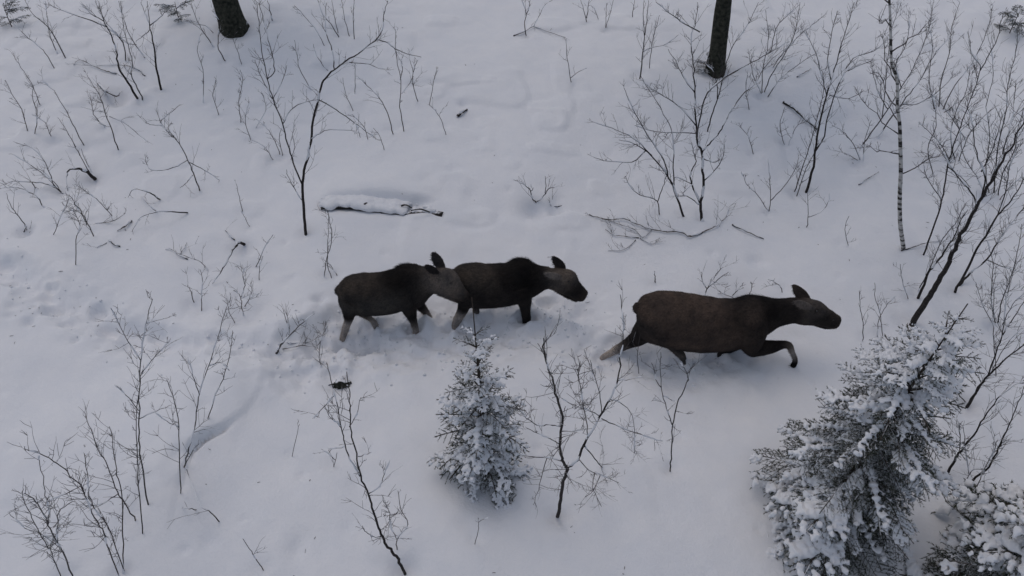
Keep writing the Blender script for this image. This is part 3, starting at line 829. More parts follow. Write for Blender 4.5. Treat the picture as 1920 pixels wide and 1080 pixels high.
# ------------------------------------------------------------------ ground
def axis(lo, hi, step, far):
    a = list(np.arange(lo, hi, step))
    s = step
    left = []
    v = lo
    while v > -far:
        s *= 1.22
        v -= s
        left.append(v)
    s = step
    right = []
    v = a[-1]
    while v < far:
        s *= 1.22
        v += s
        right.append(v)
    return np.array(left[::-1] + a + right)


def build_ground():
    xs = axis(-12.6, 12.6, GS, 700)
    ys = axis(4.6, 20.6, GS, 700)
    X, Y = np.meshgrid(xs, ys)
    Z = height(X.ravel(), Y.ravel())
    nx, ny = len(xs), len(ys)
    co = np.stack([X.ravel(), Y.ravel(), Z], 1).astype(np.float32)
    i = np.arange((nx - 1) * (ny - 1))
    r, c = i // (nx - 1), i % (nx - 1)
    a = r * nx + c
    q = np.stack([a, a + 1, a + 1 + nx, a + nx], 1).astype(np.int32)
    me = bpy.data.meshes.new('ground')
    me.vertices.add(len(co))
    me.vertices.foreach_set('co', co.ravel())
    me.loops.add(q.size)
    me.loops.foreach_set('vertex_index', q.ravel())
    me.polygons.add(len(q))
    me.polygons.foreach_set('loop_start', np.arange(0, q.size, 4, dtype=np.int32))
    me.polygons.foreach_set('loop_total', np.full(len(q), 4, dtype=np.int32))
    me.polygons.foreach_set('use_smooth', np.ones(len(q), dtype=bool))
    me.materials.append(M_SNOW)
    me.update(calc_edges=True)
    o = bpy.data.objects.new('ground', me)
    C.objects.link(o)
    o['kind'] = 'structure'
    o['label'] = 'deep trampled snow covering the whole clearing'


build_ground()


# ------------------------------------------------------------------ mossy tree trunks
def mossy_trunk(base_px, dir_px, width, label, hgt, seed, limbs):
    rng = random.Random(seed)
    b = ground(*base_px)
    k = 0.0
    top = on_plane(dir_px[0], dir_px[1], b.y, b.z, k)
    d = (top - b).normalized()
    d = d / d.z
    r0 = width / scale_at(b) / 2
    root = empty('tree', b)
    tag(root, label, 'tree', 'mossy trees at the top edge')
    mb = MB()
    n = 150
    sides = 56
    pts, rad = [], []
    for i in range(n):
        t = i / (n - 1)
        z = -.25 + t * hgt
        pts.append(d * z + Vector((.03 * math.sin(z * 1.3 + seed), .03 * math.cos(z * .9), 0)))
        rad.append(r0 * (1.0 + .35 * math.exp(-max(z, 0) * 5)) * (1 - .75 * t ** 1.3))
    mb.tube(pts, rad, sides)
    for i, v in enumerate(mb.v):
        an = (i % sides) / sides * 6.283
        z = v.z
        nn = float(vnoise(an * 2.2 + seed, z * 2.2, 31)) * .08 + float(vnoise(an * 6, z * 1.1, 32)) * .05 + float(vnoise(an * 14, z * 2.6, 35)) * .035
        c = d * z
        mb.v[i] = v + Vector((v.x - c.x, v.y - c.y, 0)) * nn
    mb.build('trunk', M_MOSS, root)
    for j in range(limbs):
        z = 2.2 + (hgt - 3) * j / limbs
        an = rng.uniform(0, 6.28)
        L = rng.uniform(.7, 1.8) * (1 - .4 * z / hgt)
        p = d * z
        o = Vector((math.cos(an), math.sin(an), rng.uniform(-.1, .35)))
        pl = [p + o * (L * q / 6) + Vector((rng.uniform(-.04, .04), rng.uniform(-.04, .04), .04 * q * q / 12)) for q in range(7)]
        m2 = MB()
        m2.tube(pl, [.03 * (1 - q / 7.5) for q in range(7)], 6)
        br_twigs(m2, pl, [.02] * 7, 4, rng, .5)
        m2.build('limb', M_BARK, root)
    return root, d, r0


def rand_perp(t, rng):
    a = t.orthogonal().normalized()
    b = t.cross(a)
    an = rng.uniform(0, 6.283)
    return a * math.cos(an) + b * math.sin(an)


def br_twigs(mb, pts, rad, density, rng, ls, start=.22, second=True, lift=.35, flat=False):
    """fine side twigs along a branch"""
    seg = [(pts[i + 1] - pts[i]).length for i in range(len(pts) - 1)]
    L = sum(seg)
    n = int(density * L + rng.random())
    for _ in range(n):
        t = start + (1 - start) * rng.random() ** .8
        s = t * L
        i = 0
        while i < len(seg) - 1 and s > seg[i]:
            s -= seg[i]
            i += 1
        f = min(1, s / max(seg[i], 1e-6))
        p = pts[i].lerp(pts[i + 1], f)
        tan = (pts[i + 1] - pts[i]).normalized()
        r = rad[i] * (1 - f) + rad[i + 1] * f
        if flat:
            pr = tan.cross(Vector((0, 0, 1)))
            pr = (pr.normalized() if pr.length > .1 else rand_perp(tan, rng)) * rng.choice((-1, 1)) + Vector((0, 0, rng.uniform(0, .5)))
        else:
            pr = rand_perp(tan, rng)
        d = (tan * rng.uniform(.45, 1.0) + pr * rng.uniform(.6, 1.0) + Vector((0, 0, lift * rng.random()))).normalized()
        ln = ls * (.25 + .75 * rng.random()) * (1.1 - .55 * t)
        m = 5
        q = p.copy()
        tp = [q.copy()]
        for kk in range(m):
            d = (d + Vector((rng.gauss(0, .13), rng.gauss(0, .13), rng.gauss(.05, .10)))).normalized()
            q = q + d * (ln / m)
            tp.append(q.copy())
        r0 = min(r * .6, .0040)
        r0 = max(r0, .0024)
        rr = [r0 * (1 - .62 * kk / m) for kk in range(m + 1)]
        mb.tube(tp, rr, 3, False)
        if second:
            for _s in range(rng.randint(1, 4)):
                j = rng.randint(1, m - 1)
                tn = (tp[j + 1] - tp[j]).normalized()
                d2 = (tn * .8 + rand_perp(tn, rng) * .7 + Vector((0, 0, .15))).normalized()
                l2 = ln * rng.uniform(.2, .5)
                a = tp[j]
                m1 = a + d2 * l2 * .5 + Vector((rng.gauss(0, .01), rng.gauss(0, .01), .01))
                e = m1 + (d2 + Vector((rng.gauss(0, .15), rng.gauss(0, .15), .12))).normalized() * l2 * .5
                mb.tube([a, m1, e], [.0024, .0020, .0014], 3, False)


MOSSY = [mossy_trunk((437, 54), (424, 5), 45, 'dark mossy tree trunk at the top edge, the left one with a rounded foot', 13, 3, 3),
    mossy_trunk((1339, 136), (1359, 5), 30, 'tall dark mossy tree trunk rising out of the top edge behind the alder bush', 15, 8, 3)]

# birch
def birch():
    b = ground(1694, 467)
    pts = [b + Vector((0, 0, -.1))] + [on_plane(x, y, b.y, b.z, .06) for (x, y) in [(1694, 467), (1688, 420), (1687, 370), (1689, 320), (1688, 270), (1687, 235), (1683, 200), (1682, 150), (1672, 118), (1670, 60), (1668, 8), (1664, -60), (1668, -140)]]
    rng = random.Random(77)
    root = empty('birch_tree', b)
    tag(root, 'thin white birch with black bands at right, straight trunk running up the slope', 'birch')
    pts = catmull([p - b for p in pts], 5)
    r0 = 8.8 / scale_at(b) / 2
    rad = [r0 * (1 - .7 * i / len(pts)) for i in range(len(pts))]
    m = MB()
    m.tube(pts, rad, 10)
    m.build('trunk', M_BIRCH, root)
    for j in range(11):
        i = int(len(pts) * (.30 + .06 * j))
        t = (pts[i + 1] - pts[i]).normalized()
        d = (rand_perp(t, rng) + t * .9).normalized()
        L = rng.uniform(.6, 1.3)
        pl = [pts[i] + d * (L * q / 6) + Vector((rng.gauss(0, .02), rng.gauss(0, .02), -.02 * q + .01 * q * q * rng.random())) for q in range(7)]
        mm = MB()
        mm.tube(pl, [.011 * (1 - q / 8) for q in range(7)], 5)
        br_twigs(mm, pl, [.008] * 7, 8, rng, .4)
        mm.build('branch', M_TWIG, root)


birch()


# ------------------------------------------------------------------ plants
def snow_strip(mb, pts, rad, rng):
    """lumps of snow resting on the upper side of flatter stretches"""
    i = 0
    n = len(pts)
    while i < n - 2:
        d = (pts[i + 1] - pts[i])
        if d.length > 1e-6 and abs(d.z) / d.length < .93 and rng.random() < .40:
            j = i
            run = rng.randint(2, 5)
            seg = []
            while j < n and j - i <= run:
                r = max(rad[j], .006)
                seg.append((pts[j] + Vector((0, 0, r * .75)), r))
                j += 1
            m = len(seg)
            if m > 2:
                P_, R_ = [], []
                for q, (p, r) in enumerate(seg):
                    e = math.sin(math.pi * (q + .35) / (m - .3))
                    P_.append(p + Vector((0, 0, .004 * e)))
                    R_.append((r * 1.0 + .004) * max(e, .2) * rng.uniform(.85, 1.2))
                mb.tube(P_, R_, 6)
            i = j
        i += 1


def plant(idx, name, label, cat, group, tw, stems):
    rng = random.Random(1000 + idx * 7)
    base = ground(*stems[0][2][0])
    single = len(stems) == 1 and tw == 0
    thick = max(q[0] for q in stems)
    bark = M_BARK if thick > 8.2 else rng.choice((M_BARK, M_GREY, M_BROWN, M_GREY))
    root = None
    built = []
    twm, snm = MB(), MB()
    objs = []
    for si, (w, par, pts) in enumerate(stems):
        if par == 'L' or par == 'A':
            p3 = []
            n = len(pts)
            for q, (x, y) in enumerate(pts):
                e = 0.02 + .5 * w / 130
                if par == 'A':
                    e += .22 * math.sin(math.pi * q / (n - 1)) if n > 2 else .05
                p3.append(ground(x, y, e * (0.35 if q in (0, n - 1) else 1)))
            y0, z0, k = p3[0].y, p3[0].z, 0
        else:
            if par == -1:
                b = ground(*pts[0])
                k = rng.uniform(-.30, .30)
            else:
                pk = built[par]
                if pk[3] is None:
                    b = ground(pts[0][0], pts[0][1], .04)
                else:
                    b = on_plane(pts[0][0], pts[0][1], pk[0], pk[1], pk[2])
                k = rng.uniform(-.55, .55)
            y0, z0 = b.y, b.z
            if par != -1:
                k = max(-.6, min(.6, k))
            p3 = [on_plane(x, y, y0, z0, k) for (x, y) in pts]
            p3[0] = b
            if par == -1:
                low = b.copy()
                low = b - (p3[1] - b).normalized() * .12
                p3 = [low] + p3
        built.append((y0, z0, k, None if par in ('L', 'A') else 1))
        sc = scale_at(p3[0])
        r0 = .5 * w / sc * (.70 if w > 7 and w < 12 else (.85 if w >= 12 else .52))
        cpts = catmull(p3, 4)
        n = len(cpts)
        for q in range(1, n - 1):
            j = .12 * r0 + .0035
            cpts[q] = cpts[q] + Vector((rng.gauss(0, j), rng.gauss(0, j), rng.gauss(0, j * .6)))
        rt = .0035 if par != 'L' or w < 6 else r0 * .5
        rad = [r0 + (min(rt, r0 * .5) - r0) * (q / (n - 1)) ** .9 for q in range(n)]
        rel = [p - base for p in cpts]
        m = MB()
        m.tube(rel, rad, 7 if w > 6 else 5)
        objs.append((si, par, w, m))
        snow_strip(snm, rel, rad, rng)
        if tw:
            br_twigs(twm, rel, rad, tw * 2.1, rng, .62 if w > 4.5 else .44, lift=.3, flat=(par == 'L'))
    if single:
        o = objs[0][3].build(name, M_BARK)
        o.location = base
        tag(o, label, cat, group)
        if snm.v:
            snm.build('snow_cover', M_CAP, o)['kind'] = 'stuff'
        return
    root = empty(name, base)
    tag(root, label, cat, group)
    made = {}
    for si, par, w, m in objs:
        top = isinstance(par, str) or par == -1 or par not in made
        nm = 'stem' if par in (-1,) else ('stick' if isinstance(par, str) else 'branch')
        host = root if top else made[par]
        o = m.build(nm, bark if w > 3.6 else M_TWIG, host)
        made[si] = o if top else host       # keep the tree three levels deep at most
    if twm.v:
        o = twm.build('twigs', M_TWIG, root)
        o['kind'] = 'stuff'
    if snm.v:
        o = snm.build('snow_cover', M_CAP, root)
        o['kind'] = 'stuff'


for i, p in enumerate(PLANTS):
    plant(i, *p)


# ------------------------------------------------------------------ voxel remesh helper
def remesh(mesh, voxel, smooth_it=6, fac=.5):
    o = bpy.data.objects.new('tmp', mesh)
    C.objects.link(o)
    md = o.modifiers.new('r', 'REMESH')
    md.mode = 'VOXEL'
    md.voxel_size = voxel
    md.use_smooth_shade = True
    if smooth_it:
        ms = o.modifiers.new('s', 'SMOOTH')
        ms.iterations = smooth_it
        ms.factor = fac
    dg = bpy.context.evaluated_depsgraph_get()
    dg.update()
    out = bpy.data.meshes.new_from_object(o.evaluated_get(dg), depsgraph=dg)
    bpy.data.objects.remove(o)
    bpy.data.meshes.remove(mesh)
    return out


# ------------------------------------------------------------------ fallen log
def fallen_log():
    rng = random.Random(4)
    a = ground(600, 381, .15)
    b = ground(830, 394, .10)
    root = empty('fallen_log', (a + b) / 2 + Vector((0, 0, -.2)))
    tag(root, 'dark fallen log buried under a thick snow pillow behind the calves', 'log')
    o = root.location.copy()
    pts = []
    n = 28
    for i in range(n):
        t = i / (n - 1)
        p = a.lerp(b, t)
        p = p + Vector((0, .03 * math.sin(t * 9), .03 * math.sin(t * 6.0) - .12))
        pts.append(p - o)
    m = MB()
    rad = [.022 + .022 * t + .02 * max(0, t - .75) * 4 for t in [i / (n - 1) for i in range(n)]]
    m.tube(pts, rad, 12)
    for i in range(len(m.v)):
        m.v[i] = m.v[i] + Vector((rng.gauss(0, .004), rng.gauss(0, .006), rng.gauss(0, .006)))
    m.build('trunk', M_BARK, root)
    # snow pillow resting on the log and running back into the slope
    s = MB()
    for i in range(0, n):
        t = i / (n - 1)
        if t > .78 and not .84 < t < .90:
            continue
        h = .85 + .25 * float(vnoise(t * 7, 0.3, 51)) + .12 * math.sin(t * 23)
        for q in range(6):
            c = pts[i] + Vector((rng.gauss(0, .02), .02 + .11 * q + rng.gauss(0, .02), rad[i] * .8 + .045 * h - .022 * q + rng.gauss(0, .008)))
            r = rng.uniform(.075, .095) * h * (.55 if t < .05 or t > .74 else 1)
            s.tube([c + Vector((-r * 1.2, 0, 0)), c + Vector((-r * .6, 0, 0)), c, c + Vector((r * .6, 0, 0)), c + Vector((r * 1.2, 0, 0))],
                   [r * .3, r * .85, r, r * .85, r * .3], 8, True, .8)
    for (t, r) in [(.89, .07), (.955, .05)]:
        c = pts[int(t * (n - 1))] + Vector((0, .03, .07))
        s.tube([c + Vector((-r, 0, 0)), c, c + Vector((r, 0, 0))], [r * .5, r, r * .5], 8)
    me = remesh(s.mesh('snow_pillow', M_CAP), .018, 14)
    me.name = 'snow_pillow'
    me.materials.clear()
    me.materials.append(M_CAP)
    oo = bpy.data.objects.new('snow_pillow', me)
    C.objects.link(oo)
    oo.parent = root
    for (x0, x1, yy) in [(752, 772, 386), (770, 806, 394), (683, 694, 383)]:
        p = ground(x0, yy, .16) - o
        q = ground(x1, yy + 4, .06) - o
        mm = MB()
        pl = catmull([p, p.lerp(q, .5) + Vector((0, 0, .05)), q], 4)
        mm.tube(pl, [.018 * (1 - .5 * i / len(pl)) for i in range(len(pl))], 6)
        mm.build('branch', M_BARK, root)


fallen_log()


# ------------------------------------------------------------------ dark stump and clod
def stump():
    rng = random.Random(11)
    b = ground(641, 722)
    bm = bmesh.new()
    bmesh.ops.create_icosphere(bm, subdivisions=4, radius=1)
    for v in bm.verts:
        c = v.co
        n = float(vnoise(c.x * 2.1 + 4, c.y * 2.1 + c.z * 1.7, 41)) * .32 + float(vnoise(c.x * 6, c.y * 6 + c.z * 5, 42)) * .16
        c *= (1 + n)
        c.x *= .135
        c.y *= .07
        c.z *= .10
        c.z += .05 - 4.0 * (c.x - .02) ** 2
    me = bpy.data.meshes.new('stump')
    bm.to_mesh(me)
    bm.free()
    me.polygons.foreach_set('use_smooth', [True] * len(me.polygons))
    me.materials.append(M_MOSS)
    o = bpy.data.objects.new('stump', me)
    o.location = b
    C.objects.link(o)
    tag(o, 'small black rotten stump poking out of the snow in front of the left calf', 'stump')
    for (dx, dz, r) in [(-.19, .02, .012), (.15, .0, .012), (-.05, .10, .010)]:
        m = MB()
        m.tube([Vector((0, 0, .05)), Vector((dx * .5, -.02, .05 + dz * .5)), Vector((dx, -.02, dz))], [r * 1.4, r, r * .5], 6)
        m.build('root', M_BARK, o)


stump()


# ------------------------------------------------------------------ spruces
def make_bough(L, seed, snow_r, cover, nd=190, droop=.16):
    """bough along +X with flat side twigs, needles and snow"""
    rng = random.Random(seed)

    def ax(s):
        return Vector((L * s, .03 * L * math.sin(3 * s + seed), L * (.10 * s - droop * s * s * 1.6)))
    twl = []
    axis_pts = [ax(i / 10) for i in range(11)]
    twl.append((axis_pts, .35, 1.0, -1))
    nn = max(5, int(L / .07))
    for i in range(nn):
        s = .14 + .84 * i / nn
        p = ax(s)
        for sd_ in (-1, 1):
            if rng.random() < .10:
                continue
            ln = L * (.40 * (1 - s) ** .75 * min(1, (s + .12) * 3.2) + .07) * rng.uniform(.7, 1.2)
            an = math.radians(rng.uniform(42, 62)) * sd_
            dr = Vector((math.cos(an), math.sin(an), rng.uniform(-.28, .05)))
            pts = [p + dr * (ln * q / 4) + Vector((.06 * ln * q * q / 16, 0, -.20 * ln * (q / 4) ** 2)) for q in range(5)]
            twl.append((pts, 0, .7, s))
            if ln > .16:
                for q in (1, 2, 3):
                    for s2 in (-1, 1):
                        if rng.random() < .3:
                            continue
                        a2 = an + math.radians(rng.uniform(35, 55)) * s2
                        l2 = ln * rng.uniform(.25, .42) * (1.1 - q * .18)
                        d2 = Vector((math.cos(a2), math.sin(a2), rng.uniform(-.35, .05)))
                        twl.append(([pts[q], pts[q] + d2 * l2 * .5, pts[q] + d2 * l2 + Vector((0, 0, -.1 * l2))], 0, .5, s))
    wood, ned, sn = MB(), MB(), MB()
    wood.tube(axis_pts, [.010 * (1 - .8 * i / 11) + .002 for i in range(11)], 5)
    for pts, st, wgt, s_ in twl:
        if wgt < 1:
            wood.tube([pts[0], pts[-1]], [.003, .0015], 3, False)
        ln = sum((pts[i + 1] - pts[i]).length for i in range(len(pts) - 1))
        cnt = int(ln * nd)
        for _ in range(cnt):
            t = st + (1 - st) * rng.random()
            f = t * (len(pts) - 1)
            i = min(int(f), len(pts) - 2)
            p = pts[i].lerp(pts[i + 1], f - i)
            tan = (pts[i + 1] - pts[i]).normalized()
            pr = rand_perp(tan, rng)
            d = (tan * .75 + pr * .85).normalized()
            w = tan.cross(d).normalized() * .0040
            q = p + d * rng.uniform(.018, .032)
            ned.tri(p - w, p + w, q)
        loc = .5 + .5 * float(vnoise(s_ * 3.4 + seed * 1.7, (0.0 if pts[-1].y > 0 else 5.0) + seed, 71))
        heavy = wgt == 1.0 or (loc < cover * 1.15 and rng.random() < .9)
        if heavy or rng.random() < .38:
            big = snow_r if heavy else .011
            t0 = rng.uniform(0, .35)
            t1 = rng.uniform(.55, 1.0)
            m = max(4, int(ln / .025))
            P_, R_ = [], []
            wob = Vector((rng.gauss(0, .012), rng.gauss(0, .012), 0)) if heavy else Vector((0, 0, 0))
            for q in range(m + 1):
                t = t0 + (t1 - t0) * q / m
                f = t * (len(pts) - 1)
                i = min(int(f), len(pts) - 2)
                p = pts[i].lerp(pts[i + 1], f - i)
                e = math.sqrt(max(.06, 1 - (2 * q / m - 1) ** 4))
                lump = .75 + .45 * math.sin(q * 1.7 + wob.x * 300) + rng.uniform(-.15, .25)
                r = big * (.55 + .6 * wgt) * e * max(.45, lump) * (1.05 - .4 * t)
                P_.append(p + wob * math.sin(3.1 * q / m) + Vector((rng.gauss(0, .005), rng.gauss(0, .005), r * .55 + .003)))
                R_.append(max(r, .0055))
            sn.tube(P_, R_, 7, True, .8)
    # merge wood into needle mesh as second material
    me = bpy.data.meshes.new('bough')
    nv = len(ned.v)
    me.from_pydata([tuple(v) for v in ned.v + wood.v], [], ned.f + [tuple(i + nv for i in f) for f in wood.f])
    me.materials.append(M_NEEDLE)
    me.materials.append(M_SPBARK)
    me.polygons.foreach_set('material_index', [0] * len(ned.f) + [1] * len(wood.f))
    me.update()
    sme = remesh(sn.mesh('snow', M_CAP), .0085, 4, .5)
    sme.name = 'snow'
    sme.materials.clear()
    sme.materials.append(M_CAP)
    return me, sme


BOUGHS = {}
for key, L, sr, cov in [('s', .30, .022, .55), ('m', .55, .028, .42), ('l', .85, .034, .38), ('x', 1.2, .038, .38)]:
    BOUGHS[key] = (L, [make_bough(L, 50 + 7 * i + int(L * 100), sr * (1.0 + .35 * (i % 2)), cov * (.5, 1.0, 1.6, .8, 1.3)[i]) for i in range(5)])
BARE = [make_bough(.55, 300 + i, .016, .35) for i in range(3)]


PADDED = [make_bough(L_, 700 + i_, .038, .85, 200) for i_, L_ in enumerate((.42, .42, .55, .55, .8, .8))]
PAD_L = (.42, .42, .55, .55, .8, .8)


def add_bough(root, p, az, pitch, L, rng, roll=0.0, bare=False, pad=0.0, clear=.16):
    if bare:
        LL, vs_ = .55, BARE
    else:
        key = min(BOUGHS, key=lambda k: abs(math.log(BOUGHS[k][0] / L)))
        LL, vs_ = BOUGHS[key]
    nm, sm = rng.choice(vs_)
    padded = rng.random() < pad
    if padded:
        q_ = rng.choice([i for i in range(6) if abs(math.log(PAD_L[i] / L)) < .5] or [0 if L < .5 else 5])
        (nm, sm), LL = PADDED[q_], PAD_L[q_]
    s = L / LL
    o = bpy.data.objects.new('bough', nm)
    C.objects.link(o)
    o.parent = root
    o.matrix_local = Matrix.Translation(p) @ Matrix.Rotation(az, 4, 'Z') @ Matrix.Rotation(-pitch, 4, 'Y') @ Matrix.Rotation(roll, 4, 'X') @ Matrix.Diagonal((s, s * rng.uniform(.85, 1.15), s, 1))
    if not padded and rng.random() < clear:
        return o
    so = bpy.data.objects.new('snow', sm)
    C.objects.link(so)
    so.parent = o
    so['kind'] = 'stuff'
    return o


for (root_, d_, r_), hh in zip(MOSSY, (13, 15)):  # crowns out of view on the mossy trees, added to shade the far snow
    rng_ = random.Random(hh)
    zz = 5.0
    while zz < hh - .3:
        for j_ in range(7):
            Lc = .5 + 2.1 * (1 - (zz - 4) / (hh - 4)) * rng_.uniform(.7, 1.15)
            add_bough(root_, d_ * zz, rng_.uniform(0, 6.28), rng_.uniform(-.2, .25), Lc, rng_, rng_.uniform(-.3, .3))
        zz += .42


def spruce(base, H, R, lean, label, seed, whorls, per, leader=.45, up0=.75, low=.12, power=.8, pad=.25, clear=.16):
    rng = random.Random(seed)
    root = empty('spruce_tree', base)
    tag(root, label, 'spruce', 'snow-laden young spruces')
    m = MB()
    n = 16

    def ax(z):
        return Vector((lean[0] * z / H, lean[1] * z / H, z))
    m.tube([ax(-.2 + (H + .2) * i / (n - 1)) for i in range(n)], [max(.006, .012 * H * (1 - i / (n - 1)) ** .9) for i in range(n)], 8)
    # short needles on the leading shoot
    m.build('trunk', M_SPBARK, root)
    for w in range(whorls):
        t = w / (whorls - 1)                    # 0 low, 1 top
        z = low * H + (H - leader - low * H) * t ** .92
        Lw = R * ((1 - t) ** power) + .16
        k = per if t < .8 else max(4, per - 2)
        if t > .93:
            k = 4
        a0 = rng.uniform(0, 6.28)
        for j in range(k):
            az = a0 + 2 * math.pi * j / k + rng.uniform(-.25, .25)
            L = Lw * rng.uniform(.72, 1.18)
            pitch = (-.10 + up0 * t ** 1.6) + rng.uniform(-.14, .14)
            add_bough(root, ax(z + rng.uniform(-.07, .07)), az, pitch, L, rng, rng.uniform(-.3, .3), False, pad * (.5 + t), clear)
    return root


b = ground(914, 886)
small_spruce = spruce(b, 3.42, .56, (-.10, .0), 'small young spruce with a bare leading shoot standing in front of the calves', 21, 12, 6, .98, .75, .06, .75, .26, .24)
_rs = random.Random(12)
for zz_, n_, L_ in ((2.80, 3, .19), (2.60, 3, .28)):
    for j_ in range(n_):
        add_bough(small_spruce, Vector((-.10 * zz_ / 3.42, 0, zz_)), .6 + j_ * 6.28 / n_ + _rs.uniform(-.3, .3), .35, L_, _rs, 0, False, .6)
b = ground(1545, 965)
spruce(b, 3.95, 1.07, (.45, .05), 'large snow-laden spruce at lower right, its tip pointing up right past the cow moose', 33, 16, 7, .26, .7, .05, .74, .13, .28)
b = ground(1965, 1165)
spruce(b, 3.5, 1.48, (-.1, .0), 'spruce cut off by the bottom right corner of the picture', 48, 16, 9, .4, .7, .10, .75, .75, .04)


def sprig(px, py, label, seed, n, L, bare=True):
    rng = random.Random(seed)
    b = ground(px, py)
    root = empty('spruce_seedling', b)
    tag(root, label, 'spruce seedling', 'small dark spruce seedlings')
    m = MB()
    m.tube([Vector((0, 0, -.1)), Vector((0, 0, .2)), Vector((.02, 0, L * .9))], [.012, .01, .004], 6)
    m.build('stem', M_SPBARK, root)
    for i in range(n):
        add_bough(root, Vector((0, 0, L * (.1 + .75 * i / n))), rng.uniform(0, 6.28), rng.uniform(-.1, .5), L * rng.uniform(.5, .95), rng, 0, True)


sprig(1322, 133, 'dark spruce seedling clinging to the foot of the right mossy trunk', 5, 9, .42)
sprig(336, 38, 'spruce seedling at the top edge left of the left mossy trunk', 6, 8, .5)
sprig(1893, 62, 'dark spruce seedling in the top right corner', 7, 10, .6)
sprig(22, 50, 'spruce seedling in the top left corner', 9, 8, .6)


# ------------------------------------------------------------------ moose
EL = math.radians(49)


def loft(mb, secs, axis_dir, sides=28, expo=2.15):
    """closed skin over elliptical sections (centre, half width, half height)"""
    n = len(secs)
    base = len(mb.v)
    side0 = Vector((0, 1, 0))
    for i, (c, hw, hh) in enumerate(secs):
        t = axis_dir
        s = (side0 - t * side0.dot(t))
        s = s.normalized()
        u = t.cross(s)
        if u.z < -.2:
            u = -u
        for k in range(sides):
            a = 2 * math.pi * k / sides
            ca, sa = math.cos(a), math.sin(a)
            ca = math.copysign(abs(ca) ** (2 / expo), ca)
            sa = math.copysign(abs(sa) ** (2 / expo), sa)
            mb.v.append(c + s * (ca * hw) + u * (sa * hh))
    for i in range(n - 1):
        for k in range(sides):
            a = base + i * sides + k
            b_ = base + i * sides + (k + 1) % sides
            mb.f.append((a, b_, b_ + sides, a + sides))
    mb.f.append(tuple(base + k for k in reversed(range(sides))))
    mb.f.append(tuple(base + (n - 1) * sides + k for k in range(sides)))


def dense(vals, sub=5):
    """catmull-rom over rows of numbers"""
    A = np.array(vals, float)
    out = []
    n = len(A)
    for i in range(n - 1):
        p0, p1, p2, p3 = A[max(0, i - 1)], A[i], A[i + 1], A[min(n - 1, i + 2)]
        for k in range(sub):
            t = k / sub
            out.append(.5 * (2 * p1 + (p2 - p0) * t + (2 * p0 - 5 * p1 + 4 * p2 - p3) * t * t + (3 * p1 - p0 - 3 * p2 + p3) * t ** 3))
    out.append(A[-1])
    return out


